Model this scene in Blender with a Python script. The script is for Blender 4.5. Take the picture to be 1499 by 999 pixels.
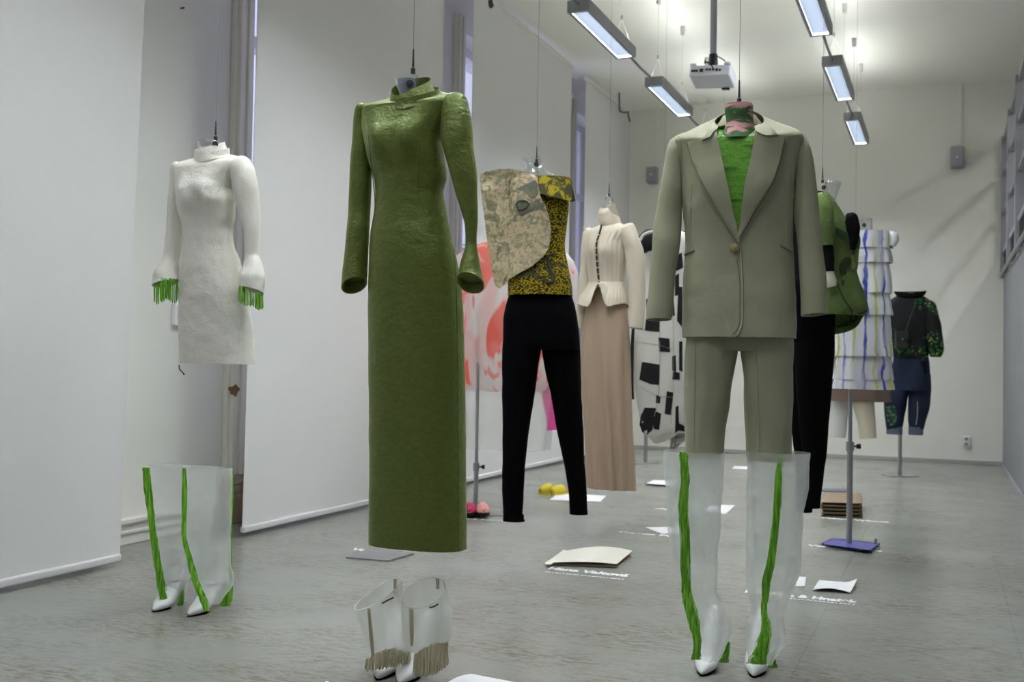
import bpy, bmesh, math, random
import numpy as np
from mathutils import Vector, Matrix, noise
from mathutils.bvhtree import BVHTree
from mathutils.geometry import delaunay_2d_cdt

for o in list(bpy.data.objects):
    bpy.data.objects.remove(o)
SC = bpy.context.scene
COL = SC.collection
random.seed(7)

# ------------------------------------------------------------------ camera
F0, YAW, PIT, ROL, EYE = 1531.4, .39293, .024025, .016705, .95
def _basis():
    cy, sy, cp, sp = math.cos(YAW), math.sin(YAW), math.cos(PIT), math.sin(PIT)
    f = Vector((-sy * cp, cy * cp, sp)); r0 = Vector((cy, sy, 0)); u0 = r0.cross(f)
    r = r0 * math.cos(ROL) + u0 * math.sin(ROL)
    return r, r.cross(f), f
RV, UV, FV = _basis()
CAM = Vector((0, 0, EYE))
cd = bpy.data.cameras.new('camera'); cam = bpy.data.objects.new('camera', cd); COL.objects.link(cam)
cd.sensor_fit = 'HORIZONTAL'; cd.sensor_width = 36; cd.lens = F0 / 1499 * 36
cd.clip_start = .05; cd.clip_end = 100
cam.matrix_world = Matrix(((RV.x, UV.x, -FV.x, 0), (RV.y, UV.y, -FV.y, 0), (RV.z, UV.z, -FV.z, EYE), (0, 0, 0, 1)))
cd.dof.use_dof = True; cd.dof.focus_distance = 3.3; cd.dof.aperture_fstop = 5.0
SC.camera = cam

# ------------------------------------------------------------------ world: a dusk sky outside the windows
W = bpy.data.worlds.new('dusk_sky'); SC.world = W; W.use_nodes = True
W.node_tree.nodes['Background'].inputs[0].default_value = (.60, .61, .84, 1)
W.node_tree.nodes['Background'].inputs[1].default_value = .85

SC.view_settings.view_transform = 'Standard'; SC.view_settings.look = 'None'
SC.view_settings.gamma = 1; SC.view_settings.use_curve_mapping = False
SC.view_settings.exposure = 1.38
LAMP_DOWN, LAMP_UP = 38.0, 3.2
SC.cycles.use_denoising = True
SC.cycles.max_bounces = 8; SC.cycles.diffuse_bounces = 5; SC.cycles.transparent_max_bounces = 24
SC.cycles.sample_clamp_indirect = 6

# ------------------------------------------------------------------ sighting helpers (pixel of the photograph -> point of the room)
def ray(x, y): return RV * ((x - 749.5) / F0) - UV * ((y - 499.5) / F0) + FV
def on_z(x, y, z=0.0): v = ray(x, y); return CAM + v * ((z - EYE) / v.z)
def on_Y(x, y, Y): v = ray(x, y); return CAM + v * (Y / v.y)
def on_X(x, y, X): v = ray(x, y); return CAM + v * (X / v.x)
def on_d(x, y, d): return CAM + ray(x, y) * d
def proj(p):
    q = Vector(p) - CAM; w = q.dot(FV)
    return 749.5 + F0 * q.dot(RV) / w, 499.5 - F0 * q.dot(UV) / w
def at_y(x, y0, d): return on_d(x, y0, d)

class Ax:
    """a vertical axis through the room: x pixel and distance; fa = how far its front is turned to the left of the camera (degrees)"""
    def __init__(s, x, d, fa=0):
        p = on_d(x, 540, d); s.P = Vector((p.x, p.y, 0)); s.d = d
        c = Vector((-p.x, -p.y, 0)).normalized(); s.c = c
        s.L = Vector((-c.y, c.x, 0))
        if s.L.dot(RV) < 0: s.L = -s.L
        a = math.radians(fa)
        s.V = c * math.cos(a) - s.L * math.sin(a)          # front
        s.U = s.L * math.cos(a) + c * math.sin(a)          # towards the image right
    def pt(s, x, y, fwd=0.0):
        v = ray(x, y); k = ((s.P + s.c * fwd) - CAM).dot(s.c) / v.dot(s.c)
        return CAM + v * k
    def px(s, fwd=0.0): return (s.d - fwd) / F0            # metres per pixel

# ------------------------------------------------------------------ materials
MATS = {}
def mat(name, col, rough=.8, bump=None, var=None, sheen=0, spec=.3, metal=0, stretch=(1, 1, 1), emit=None, sub=None):
    if name in MATS: return MATS[name]
    m = bpy.data.materials.new(name); m.use_nodes = True; MATS[name] = m
    nt = m.node_tree; b = nt.nodes['Principled BSDF']
    b.inputs['Base Color'].default_value = (*col, 1); b.inputs['Roughness'].default_value = rough
    b.inputs['Specular IOR Level'].default_value = spec; b.inputs['Metallic'].default_value = metal
    if sheen: b.inputs['Sheen Weight'].default_value = sheen; b.inputs['Sheen Roughness'].default_value = .4
    if emit: b.inputs['Emission Color'].default_value = (*emit[0], 1); b.inputs['Emission Strength'].default_value = emit[1]
    if sub: b.inputs['Subsurface Weight'].default_value = sub; b.inputs['Subsurface Radius'].default_value = (.02, .02, .02)
    tc = None
    if bump or var:
        tc = nt.nodes.new('ShaderNodeTexCoord'); mp = nt.nodes.new('ShaderNodeMapping')
        mp.inputs['Scale'].default_value = stretch
        nt.links.new(tc.outputs['Object'], mp.inputs[0])
    if var:                                                   # (scale, other colour, low, high)
        n = nt.nodes.new('ShaderNodeTexNoise'); n.inputs['Scale'].default_value = var[0]; n.inputs['Detail'].default_value = 5
        r = nt.nodes.new('ShaderNodeValToRGB')
        r.color_ramp.elements[0].position = var[2]; r.color_ramp.elements[1].position = var[3]
        r.color_ramp.elements[0].color = (*col, 1); r.color_ramp.elements[1].color = (*var[1], 1)
        nt.links.new(mp.outputs[0], n.inputs['Vector']); nt.links.new(n.outputs[0], r.inputs[0]); nt.links.new(r.outputs[0], b.inputs['Base Color'])
    if bump:                                                  # (scale, strength, distance)
        n = nt.nodes.new('ShaderNodeTexNoise'); n.inputs['Scale'].default_value = bump[0]; n.inputs['Detail'].default_value = 4
        bp = nt.nodes.new('ShaderNodeBump'); bp.inputs['Strength'].default_value = bump[1]; bp.inputs['Distance'].default_value = bump[2]
        nt.links.new(mp.outputs[0], n.inputs['Vector']); nt.links.new(n.outputs[0], bp.inputs['Height']); nt.links.new(bp.outputs[0], b.inputs['Normal'])
    return m
def sheer(name, col, opacity, trans=.5):
    """thin organza: part of the light goes straight through, the rest is scattered"""
    m = bpy.data.materials.new(name); m.use_nodes = True; nt = m.node_tree; nt.nodes.clear()
    out = nt.nodes.new('ShaderNodeOutputMaterial'); d = nt.nodes.new('ShaderNodeBsdfDiffuse'); t = nt.nodes.new('ShaderNodeBsdfTranslucent')
    tr = nt.nodes.new('ShaderNodeBsdfTransparent'); a = nt.nodes.new('ShaderNodeMixShader'); b = nt.nodes.new('ShaderNodeMixShader')
    lw = nt.nodes.new('ShaderNodeLayerWeight'); lw.inputs[0].default_value = .35
    mr = nt.nodes.new('ShaderNodeMapRange'); mr.inputs[3].default_value = opacity; mr.inputs[4].default_value = min(1, opacity + .35)
    d.inputs[0].default_value = (*col, 1); t.inputs[0].default_value = (*col, 1); a.inputs[0].default_value = trans
    L = nt.links.new
    L(d.outputs[0], a.inputs[1]); L(t.outputs[0], a.inputs[2]); L(lw.outputs['Facing'], mr.inputs[0]); L(mr.outputs[0], b.inputs[0])
    L(tr.outputs[0], b.inputs[1]); L(a.outputs[0], b.inputs[2]); L(b.outputs[0], out.inputs[0])
    MATS[name] = m; m['colour_node'] = d.name; return m
def clear(name, tint=(.93, .95, .96), rough=.06, glossy=.12):
    m = bpy.data.materials.new(name); m.use_nodes = True; nt = m.node_tree; nt.nodes.clear()
    out = nt.nodes.new('ShaderNodeOutputMaterial'); g = nt.nodes.new('ShaderNodeBsdfGlossy'); tr = nt.nodes.new('ShaderNodeBsdfTransparent')
    mx = nt.nodes.new('ShaderNodeMixShader'); lw = nt.nodes.new('ShaderNodeLayerWeight'); lw.inputs[0].default_value = .4
    mr = nt.nodes.new('ShaderNodeMapRange'); mr.inputs[3].default_value = glossy; mr.inputs[4].default_value = .75
    g.inputs['Roughness'].default_value = rough; tr.inputs[0].default_value = (*tint, 1)
    L = nt.links.new
    L(lw.outputs['Facing'], mr.inputs[0]); L(mr.outputs[0], mx.inputs[0]); L(tr.outputs[0], mx.inputs[1]); L(g.outputs[0], mx.inputs[2]); L(mx.outputs[0], out.inputs[0])
    MATS[name] = m; return m
def crumple(m, scale, strength, dist, stretch=(1, 1, 1), seed=0.0):
    """a second, coarser relief under a cloth's fine grain"""
    nt = m.node_tree; b = nt.nodes['Principled BSDF']; tc = nt.nodes.new('ShaderNodeTexCoord'); mp = nt.nodes.new('ShaderNodeMapping')
    mp.inputs['Scale'].default_value = stretch; mp.inputs['Location'].default_value = (seed, seed, 0)
    n = nt.nodes.new('ShaderNodeTexNoise'); n.inputs['Scale'].default_value = scale; n.inputs['Detail'].default_value = 3; n.inputs['Distortion'].default_value = .6
    bp = nt.nodes.new('ShaderNodeBump'); bp.inputs['Strength'].default_value = strength; bp.inputs['Distance'].default_value = dist
    nt.links.new(tc.outputs['Object'], mp.inputs[0]); nt.links.new(mp.outputs[0], n.inputs['Vector']); nt.links.new(n.outputs[0], bp.inputs['Height'])
    old = b.inputs['Normal'].links
    if old: nt.links.new(old[0].from_socket, bp.inputs['Normal'])
    nt.links.new(bp.outputs[0], b.inputs['Normal']); return m
class NT:
    """short-hand for node graphs on top of a principled material"""
    def __init__(s, m): s.nt = m.node_tree; s.b = s.nt.nodes.get('Principled BSDF')
    def n(s, kind, **kw):
        x = s.nt.nodes.new('ShaderNode' + kind)
        for k, v in kw.items():
            if k.startswith('i_'): x.inputs[int(k[2:]) if k[2:].isdigit() else k[2:]].default_value = v
            else: setattr(x, k, v)
        return x
    def l(s, a, b): s.nt.links.new(a, b)
    def ramp(s, src, stops, const=False):
        r = s.n('ValToRGB'); e = r.color_ramp.elements
        while len(e) < len(stops): e.new(.5)
        for q, (p, c) in zip(e, stops): q.position = p; q.color = (*c, 1) if len(c) == 3 else c
        if const: r.color_ramp.interpolation = 'CONSTANT'
        s.l(src, r.inputs[0]); return r
    def coords(s, scale=(1, 1, 1), kind='Object', rot=(0, 0, 0)):
        tc = s.n('TexCoord'); mp = s.n('Mapping'); mp.inputs['Scale'].default_value = scale; mp.inputs['Rotation'].default_value = rot
        s.l(tc.outputs[kind], mp.inputs[0]); return mp.outputs[0]
    def mix(s, f, a, b, mode='MIX'):
        x = s.n('Mix', data_type='RGBA', blend_type=mode)
        for v, i in ((f, 0), (a, 6), (b, 7)):
            if hasattr(v, 'links'): s.l(v, x.inputs[i])
            else: x.inputs[i].default_value = v if i == 0 else (*v, 1)
        return x.outputs[2]
    def math(s, op, a, b=0.0):
        x = s.n('Math', operation=op)
        for v, i in ((a, 0), (b, 1)):
            if hasattr(v, 'links'): s.l(v, x.inputs[i])
            else: x.inputs[i].default_value = v
        return x.outputs[0]
    def noise(s, vec, scale, detail=4, rough=.5, dist=0):
        x = s.n('TexNoise'); x.inputs['Scale'].default_value = scale; x.inputs['Detail'].default_value = detail
        x.inputs['Roughness'].default_value = rough; x.inputs['Distortion'].default_value = dist
        s.l(vec, x.inputs['Vector']); return x.outputs[0]
    def bump(s, h, strength, dist):
        x = s.n('Bump'); x.inputs['Strength'].default_value = strength; x.inputs['Distance'].default_value = dist
        s.l(h, x.inputs['Height']); s.l(x.outputs[0], s.b.inputs['Normal'])

# ------------------------------------------------------------------ mesh helpers
BVH = {}
def link(name, verts, faces, m, parent=None, smooth=True, uvs=None, recalc=True):
    me = bpy.data.meshes.new(name); me.from_pydata([tuple(v) for v in verts], [], faces)
    if recalc:
        bm = bmesh.new(); bm.from_mesh(me); bmesh.ops.recalc_face_normals(bm, faces=bm.faces); bm.to_mesh(me); bm.free()
    if uvs:
        ul = me.uv_layers.new(name='map')
        for lp in me.loops: ul.data[lp.index].uv = uvs[lp.vertex_index]
    if smooth:
        me.polygons.foreach_set('use_smooth', [True] * len(me.polygons)); me.set_sharp_from_angle(angle=math.radians(48))
    o = bpy.data.objects.new(name, me); COL.objects.link(o)
    if m is not None: me.materials.append(m)
    if parent is not None: o.parent = parent; o.matrix_parent_inverse = parent.matrix_world.inverted()
    return o
def tag(o, label=None, cat=None, group=None, kind=None):
    for k, v in (('label', label), ('category', cat), ('group', group), ('kind', kind)):
        if v: o[k] = v
    return o
def thing(name, label, cat, loc, group=None):
    o = bpy.data.objects.new(name, None); COL.objects.link(o); o.location = loc; o.empty_display_size = .05
    o.matrix_world = Matrix.Translation(loc)
    return tag(o, label, cat, group)
def bvh_of(o):
    me = o.data; return BVHTree.FromPolygons([v.co.copy() for v in me.vertices], [tuple(p.vertices) for p in me.polygons])
class MB:
    def __init__(s): s.v = []; s.f = []
    def add(s, v, f): n = len(s.v); s.v += [Vector(q) for q in v]; s.f += [tuple(i + n for i in q) for q in f]; return s
    def box(s, a, b, M=None):
        x0, y0, z0 = a; x1, y1, z1 = b
        v = [(x0, y0, z0), (x1, y0, z0), (x1, y1, z0), (x0, y1, z0), (x0, y0, z1), (x1, y0, z1), (x1, y1, z1), (x0, y1, z1)]
        v = [Vector(q) for q in v]
        if M: v = [M @ q for q in v]
        return s.add(v, [(0, 3, 2, 1), (4, 5, 6, 7), (0, 1, 5, 4), (1, 2, 6, 5), (2, 3, 7, 6), (3, 0, 4, 7)])
    def tube(s, pts, r, n=8, caps=True):
        pts = [Vector(p) for p in pts]; rs = r if isinstance(r, (list, tuple)) else [r] * len(pts)
        rings = []; ref = None
        for i, p in enumerate(pts):
            t = (pts[min(i + 1, len(pts) - 1)] - pts[max(i - 1, 0)]).normalized()
            if ref is None: ref = Vector((0, 0, 1)) if abs(t.z) < .9 else Vector((1, 0, 0))
            a = (ref - t * ref.dot(t)).normalized(); b = t.cross(a); ref = a
            rings.append([p + (a * math.cos(2 * math.pi * k / n) + b * math.sin(2 * math.pi * k / n)) * rs[i] for k in range(n)])
        return s.rings(rings, caps, caps)
    def rings(s, rings, cap0=False, cap1=False):
        n = len(rings[0]); v = [q for r in rings for q in r]; f = []
        for i in range(len(rings) - 1):
            for k in range(n):
                f.append((i * n + k, i * n + (k + 1) % n, (i + 1) * n + (k + 1) % n, (i + 1) * n + k))
        if cap0: f.append(tuple(range(n))[::-1])
        if cap1: f.append(tuple((len(rings) - 1) * n + k for k in range(n)))
        return s.add(v, f)
    def build(s, name, m, parent=None, smooth=False, bevel=0):
        o = link(name, s.v, s.f, m, parent, smooth)
        if bevel:
            md = o.modifiers.new('bevel', 'BEVEL'); md.width = bevel; md.segments = 2; md.limit_method = 'ANGLE'
        return o
def pchip(x, y, q):
    x = np.asarray(x, float); y = np.asarray(y, float)
    if len(x) == 2: return np.interp(q, x, y)
    h = np.diff(x); d = np.diff(y) / h; m = np.zeros(len(x))
    for i in range(1, len(x) - 1):
        if d[i - 1] * d[i] > 0:
            w1 = 2 * h[i] + h[i - 1]; w2 = h[i] + 2 * h[i - 1]; m[i] = (w1 + w2) / (w1 / d[i - 1] + w2 / d[i])
    m[0] = d[0]; m[-1] = d[-1]
    i = np.clip(np.searchsorted(x, q) - 1, 0, len(h) - 1); t = (q - x[i]) / h[i]
    return ((1 + 2 * t) * (1 - t) ** 2 * y[i] + t * (1 - t) ** 2 * h[i] * m[i] + t * t * (3 - 2 * t) * y[i + 1] + t * t * (t - 1) * h[i] * m[i + 1])
def noise3(p, s, seed=0): return noise.noise(Vector((p[0] * s[0] + seed * 7.3, p[1] * s[1] - seed * 3.1, p[2] * s[2] + seed * 1.7)))
def loft(name, ax, rows, m, parent, step=5.0, n=72, bust=None, fold=None, wr=(.004, (9, 9, 5)), fwd=0.0, cap_top=False, lip=.03, seed=1, zmod=None, cap_bot=False, smooth=True, drop=None):
    """rows of (y, left x, right x, depth / width ratio, superellipse exponent): one closed ring of cloth per row, in the round"""
    rows = [tuple(r) + (.7, 2.3)[len(r) - 3:] if len(r) < 5 else tuple(r) for r in rows]
    R = np.array(rows, float); ys = R[:, 0]
    q = [ys[0]]
    for a, b in zip(ys[:-1], ys[1:]):
        k = max(1, int(math.ceil((b - a) / step))); q += list(a + (b - a) * np.arange(1, k + 1) / k)
    q = np.array(q); cols = [pchip(ys, R[:, i], q) for i in range(1, 5)]
    th = np.arange(n) * 2 * math.pi / n; rings = []; uv = []
    ct, st = np.cos(th), np.sin(th)
    for j, y in enumerate(q):
        xl, xr, ra, ex = (c[j] for c in cols)
        pl, pr = ax.pt(xl, y, fwd), ax.pt(xr, y, fwd); z = (pl.z + pr.z) / 2
        u = np.sign(ct) * np.abs(ct) ** (2 / ex); v = -np.sign(st) * np.abs(st) ** (2 / ex) * ra
        v = -v
        if bust:
            by, sy, amp = bust; g = amp * math.exp(-((y - by) / sy) ** 2)
            v = v + np.where(st > 0, g * (np.exp(-((u - .42) / .33) ** 2) + np.exp(-((u + .42) / .33) ** 2)) * np.minimum(1, st * 2), 0)
        if fold:
            k, a0, a1, ph = fold; tt = (y - ys[0]) / (ys[-1] - ys[0]); am = a0 + (a1 - a0) * tt
            w = am * (np.cos(k * th + ph + 1.3 * np.sin(th * 2 + seed)) + .5 * np.cos(k * 1.7 * th + seed + tt)); u = u * (1 + w); v = v * (1 + w)
        c0 = ax.P + ax.c * fwd; mid = (pl + pr) / 2 - c0; half = abs((pr - pl).dot(ax.L)) / 2; sh = mid.dot(ax.L)
        dl = u * ax.U.dot(ax.L) + v * ax.V.dot(ax.L); dc = u * ax.U.dot(ax.c) + v * ax.V.dot(ax.c)
        sc = half / max(1e-6, (dl.max() - dl.min()) / 2); sh = sh - sc * (dl.max() + dl.min()) / 2
        for _ in range(3):
            pts = [c0 + ax.L * float(sh + sc * a) + ax.c * float(sc * b) for a, b in zip(dl, dc)]
            xs = [proj((p.x, p.y, z))[0] for p in pts]; mn, mx = min(xs), max(xs)
            k = (xr - xl) / max(1e-6, mx - mn); pxm = ax.px(fwd)
            sh = sh + ((xl + xr) / 2 - (mn + mx) / 2) * pxm * .9; sc = sc * (1 + (k - 1) * .9)
        ring = []
        for i, (a, b) in enumerate(zip(dl, dc)):
            p = c0 + ax.L * float(sh + sc * a) + ax.c * float(sc * b); p.z = z; ring.append(p)
        rings.append(ring); uv.append((y - ys[0]) / (ys[-1] - ys[0]))
    if drop:                                                  # the neckline dips at the front and rises at the back: (metres, pixels)
        for j, ring in enumerate(rings):
            w = max(0, 1 - (q[j] - ys[0]) / drop[1])
            for i, p in enumerate(ring): p.z -= drop[0] * st[i] * w
    if zmod: zmod(rings, th)
    if wr and wr[0]:
        for ring in rings:
            cx = sum((p for p in ring), Vector()) / n
            for i, p in enumerate(ring):
                dvec = (p - cx); dvec.z = 0; dvec.normalize()
                ring[i] = p + dvec * (wr[0] * noise3(p, wr[1], seed) + wr[0] * .5 * noise3(p, tuple(3 * k for k in wr[1]), seed + 3))
    base = len(rings)
    if lip:
        last = rings[-1]; cx = sum((p for p in last), Vector()) / n
        for dr, dz in ((.004, 0), (.006, lip)):
            rings.append([p + (cx - p).normalized() * dr + Vector((0, 0, dz)) for p in last])
    vs = [p for r in rings for p in r]; fs = []
    for j in range(len(rings) - 1):
        for k in range(n): fs.append((j * n + k, j * n + (k + 1) % n, (j + 1) * n + (k + 1) % n, (j + 1) * n + k))
    if cap_top: fs.append(tuple(range(n)))
    if cap_bot: fs.append(tuple((len(rings) - 1) * n + k for k in range(n)))
    uvs = [(k / n, 1 - (uv[j] if j < base else 1)) for j in range(len(rings)) for k in range(n)]
    return link(name, vs, fs, m, parent, smooth, uvs)
def sleeve(name, ax, pts, m, parent, n=28, ratio=.95, lip=.05, wr=(.004, (14, 14, 9)), seed=2, cap0=True, cap1=False, sub=7, tilt=None, tilt2=0):
    """pts of (x, y, width in pixels, metres towards the camera): a tube of cloth round that path"""
    A = np.array(pts, float); t = np.arange(len(A)); q = np.linspace(0, len(A) - 1, (len(A) - 1) * sub + 1)
    C = [pchip(t, A[:, i], q) for i in range(4)]
    P = [ax.pt(x, y, f) for x, y, f in zip(C[0], C[1], C[3])]; Rr = [w / 2 * ax.px(f) for w, f in zip(C[2], C[3])]
    rings = []
    for i, p in enumerate(P):
        T = (P[min(i + 1, len(P) - 1)] - P[max(i - 1, 0)]).normalized(); lat = T.cross(ax.c).normalized(); dep = lat.cross(T).normalized()
        if tilt and i > len(P) - sub * 1.5:
            kk = (i - (len(P) - sub * 1.5)) / (sub * 1.5); tl = kk * tilt
        else: tl = kk = 0
        ring = []
        for k in range(n):
            a = 2 * math.pi * k / n
            v = p + lat * (math.cos(a) * Rr[i]) + dep * (math.sin(a) * Rr[i] * ratio) + T * (tl * math.cos(a) * Rr[i] - kk * tilt2 * math.sin(a) * Rr[i])
            if wr: v = v + (v - p).normalized() * wr[0] * noise3(v, wr[1], seed) * min(1, Rr[i] / .02)
            ring.append(v)
        rings.append(ring)
    if lip:
        last = rings[-1]; T = (P[-1] - P[-2]).normalized(); c = sum(last, Vector()) / n
        k0 = len(rings) - 1; rings.append([v + (c - v).normalized() * .004 for v in last])
        for k in (2, 4, 6):
            src = rings[k0 - k]; cc = sum(src, Vector()) / n; rings.append([v + (cc - v) * .14 for v in src])
    return MB().rings(rings, cap0, cap1 or bool(lip)).build(name, m, parent, True)
def inside(pt, poly):
    x, y = pt; c = False; j = len(poly) - 1
    for i in range(len(poly)):
        (xi, yi), (xj, yj) = poly[i], poly[j]
        if (yi > y) != (yj > y) and x < (xj - xi) * (y - yi) / (yj - yi) + xi: c = not c
        j = i
    return c
def densify(poly, step):
    out = []
    for i, a in enumerate(poly):
        b = poly[(i + 1) % len(poly)]; L = math.hypot(b[0] - a[0], b[1] - a[1]); k = max(1, int(L / step))
        out += [(a[0] + (b[0] - a[0]) * j / k, a[1] + (b[1] - a[1]) * j / k) for j in range(k)]
    return out
def hit(bvh, x, y, ax=None, depth=None):
    v = ray(x, y).normalized(); loc, nor, _, dist = bvh.ray_cast(CAM, v)
    if loc is None:
        if depth is None: loc, nor, _, _ = bvh.find_nearest(CAM + v * (ax.d / v.dot(FV) if ax else 3))
        else: loc = CAM + v * depth
        loc = CAM + v * (loc - CAM).dot(v); nor = -v
    if nor.dot(v) > 0: nor = -nor
    return loc, nor
def patch(name, poly, bvh, m, parent, off=.004, thick=.003, step=6, ax=None, bulge=None, smooth=True, maxdepth=None):
    """a piece of cloth laid on a garment: its outline is sighted on the garment's surface, then given its own thickness"""
    P = densify(poly, step); xs = [p[0] for p in P]; ys = [p[1] for p in P]
    pts = [Vector(p) for p in P]; nb = len(pts)
    gx = min(xs) + step / 2
    while gx < max(xs):
        gy = min(ys) + step / 2
        while gy < max(ys):
            if inside((gx, gy), P) and min((gx - a) ** 2 + (gy - b) ** 2 for a, b in P) > (step * .45) ** 2: pts.append(Vector((gx, gy)))
            gy += step
        gx += step
    r = delaunay_2d_cdt(pts, [(i, (i + 1) % nb) for i in range(nb)], [], 0, 1e-4)
    V2, F = r[0], [f for f in r[2] if inside(tuple(sum((r[0][i] for i in f), Vector((0, 0))) / len(f)), P)]
    top = []; bot = []
    for p in V2:
        l, nn = hit(bvh, p.x, p.y, ax)
        b = bulge(p.x, p.y) if bulge else 0
        v = (CAM - l).normalized(); dirn = (nn * .5 + v * .5).normalized()
        top.append(l + dirn * (off + b)); bot.append(l + dirn * (off + b - thick))
    cnt = {}
    for f in F:
        for i in range(len(f)):
            e = (f[i], f[(i + 1) % len(f)]); cnt[e] = 1
    n = len(top); fs = [tuple(f) for f in F] + [tuple(i + n for i in f)[::-1] for f in F]
    for (a, b) in cnt:
        if (b, a) not in cnt: fs.append((b, a, a + n, b + n))
    return link(name, top + bot, fs, m, parent, smooth)
def seam(name, path, bvh, m, parent, r=.0015, ax=None, sub=6, off=.0005, n=5):
    A = np.array(path, float); t = np.arange(len(A)); q = np.linspace(0, len(A) - 1, (len(A) - 1) * sub + 1)
    X, Y = pchip(t, A[:, 0], q), pchip(t, A[:, 1], q)
    pts = []
    for x, y in zip(X, Y):
        l, nn = hit(bvh, x, y, ax); pts.append(l + nn * off)
    return MB().tube(pts, r, n).build(name, m, parent, True)

# ------------------------------------------------------------------ shared materials
M_wall = mat('wall_paint', (.82, .815, .745), .9, (30, .15, .002), (1.2, (.78, .775, .70), .35, .75))
M_ceil = mat('ceiling_paint', (.88, .87, .80), .9)
M_white = mat('white_gloss_paint', (.78, .77, .70), .45)
M_cream = mat('old_cream_paint', (.80, .78, .66), .5, (18, .3, .003), (3, (.70, .64, .46), .5, .8), stretch=(1, 1, .4))
M_frame = mat('window_frame_paint', (.70, .70, .72), .4)
M_glass = clear('window_glass', (.95, .96, 1), .02, .05)
M_clear = clear('clear_plastic')
M_steel = mat('brushed_steel', (.42, .42, .43), .38, metal=.9)
M_darksteel = mat('dark_steel', (.08, .08, .085), .4, metal=.6)
M_black = mat('black_cloth', (.004, .004, .006), .85, (300, .2, .0006), spec=.15)
M_blackplastic = mat('black_plastic', (.012, .012, .014), .4)
M_paper = mat('white_paper', (.80, .80, .82), .75)
M_lime = mat('lime_fringe', (.11, .36, .015), .5, var=(170, (.36, .76, .09), .38, .66), stretch=(1, 1, .07))
M_leather = mat('white_leather', (.80, .80, .80), .32, spec=.5)
M_grey = mat('grey_paint', (.33, .335, .37), .5)
M_greywall = mat('grey_wall_panel', (.25, .25, .265), .55)
M_lampgrey = mat('lamp_housing_grey', (.27, .28, .29), .45, metal=.2)

# ------------------------------------------------------------------ THE ROOM
XL, XR, YB, YF, ZC = -3.9, .57, 12.05, -4.0, 4.04
XS = -3.5                                                     # the plane of the hanging screens
def struct(name, mb, m, parent=None, bevel=0, smooth=False):
    o = mb.build(name, m, parent, smooth, bevel)
    if parent is None: o['kind'] = 'structure'
    return o
# floor: worn marbled linoleum laid in long sheets
M_floor = mat('marbled_linoleum', (.30, .31, .27), .42, spec=.35)
g = NT(M_floor); v = g.coords()
big = g.noise(v, .8, 3); v2 = g.coords((2.0, 6.5, 1)); st = g.noise(v2, 7, 8, .72, .2); v3 = g.coords((3, 15, 1)); fl = g.noise(v3, 9, 5, .75, .3)
c1 = g.ramp(big, [(.3, (.245, .252, .228)), (.7, (.305, .312, .285))]).outputs[0]
zone = g.ramp(g.noise(g.coords((1, 1.6, 1)), 1.7, 4, .6), [(.38, (.12,) * 3), (.62, (1,) * 3)]).outputs[0]
c2 = g.mix(g.math('MULTIPLY', zone, g.ramp(st, [(.45, (0, 0, 0)), (.64, (.9, .9, .9))]).outputs[0]), c1, (.17, .15, .09))
c3 = g.mix(g.math('MULTIPLY', zone, g.ramp(fl, [(.53, (0, 0, 0)), (.63, (.75, .75, .75))]).outputs[0]), c2, (.10, .088, .05))
g.l(c3, g.b.inputs['Base Color'])
g.b.inputs['Roughness'].default_value = .27
fb = struct('floor', MB().box((XL - .6, YF, -.12), (2.6, YB + .1, -.012)), mat('floor_screed', (.10, .095, .08), .9))
for a, b in ((XL - .6, -.435), (-.435, .242), (.242, 2.6)):
    MB().box((a + .0003, YF, -.012), (b - .0003, YB, 0)).build('linoleum_sheet', M_floor, fb)
struct('ceiling', MB().box((XL - .6, YF, ZC), (2.6, YB + .1, ZC + .15)), M_ceil)
wb = struct('wall_back', MB().box((XL - .6, YB, 0), (2.6, YB + .12, ZC)), M_wall)
struct('wall_front', MB().box((XL - .6, YF - .12, 0), (2.6, YF, ZC)), M_wall)
struct('baseboard_back', MB().box((XL, YB - .015, 0), (XR, YB, .04)), mat('grey_skirting', (.42, .42, .39), .6), bevel=.003)

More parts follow.
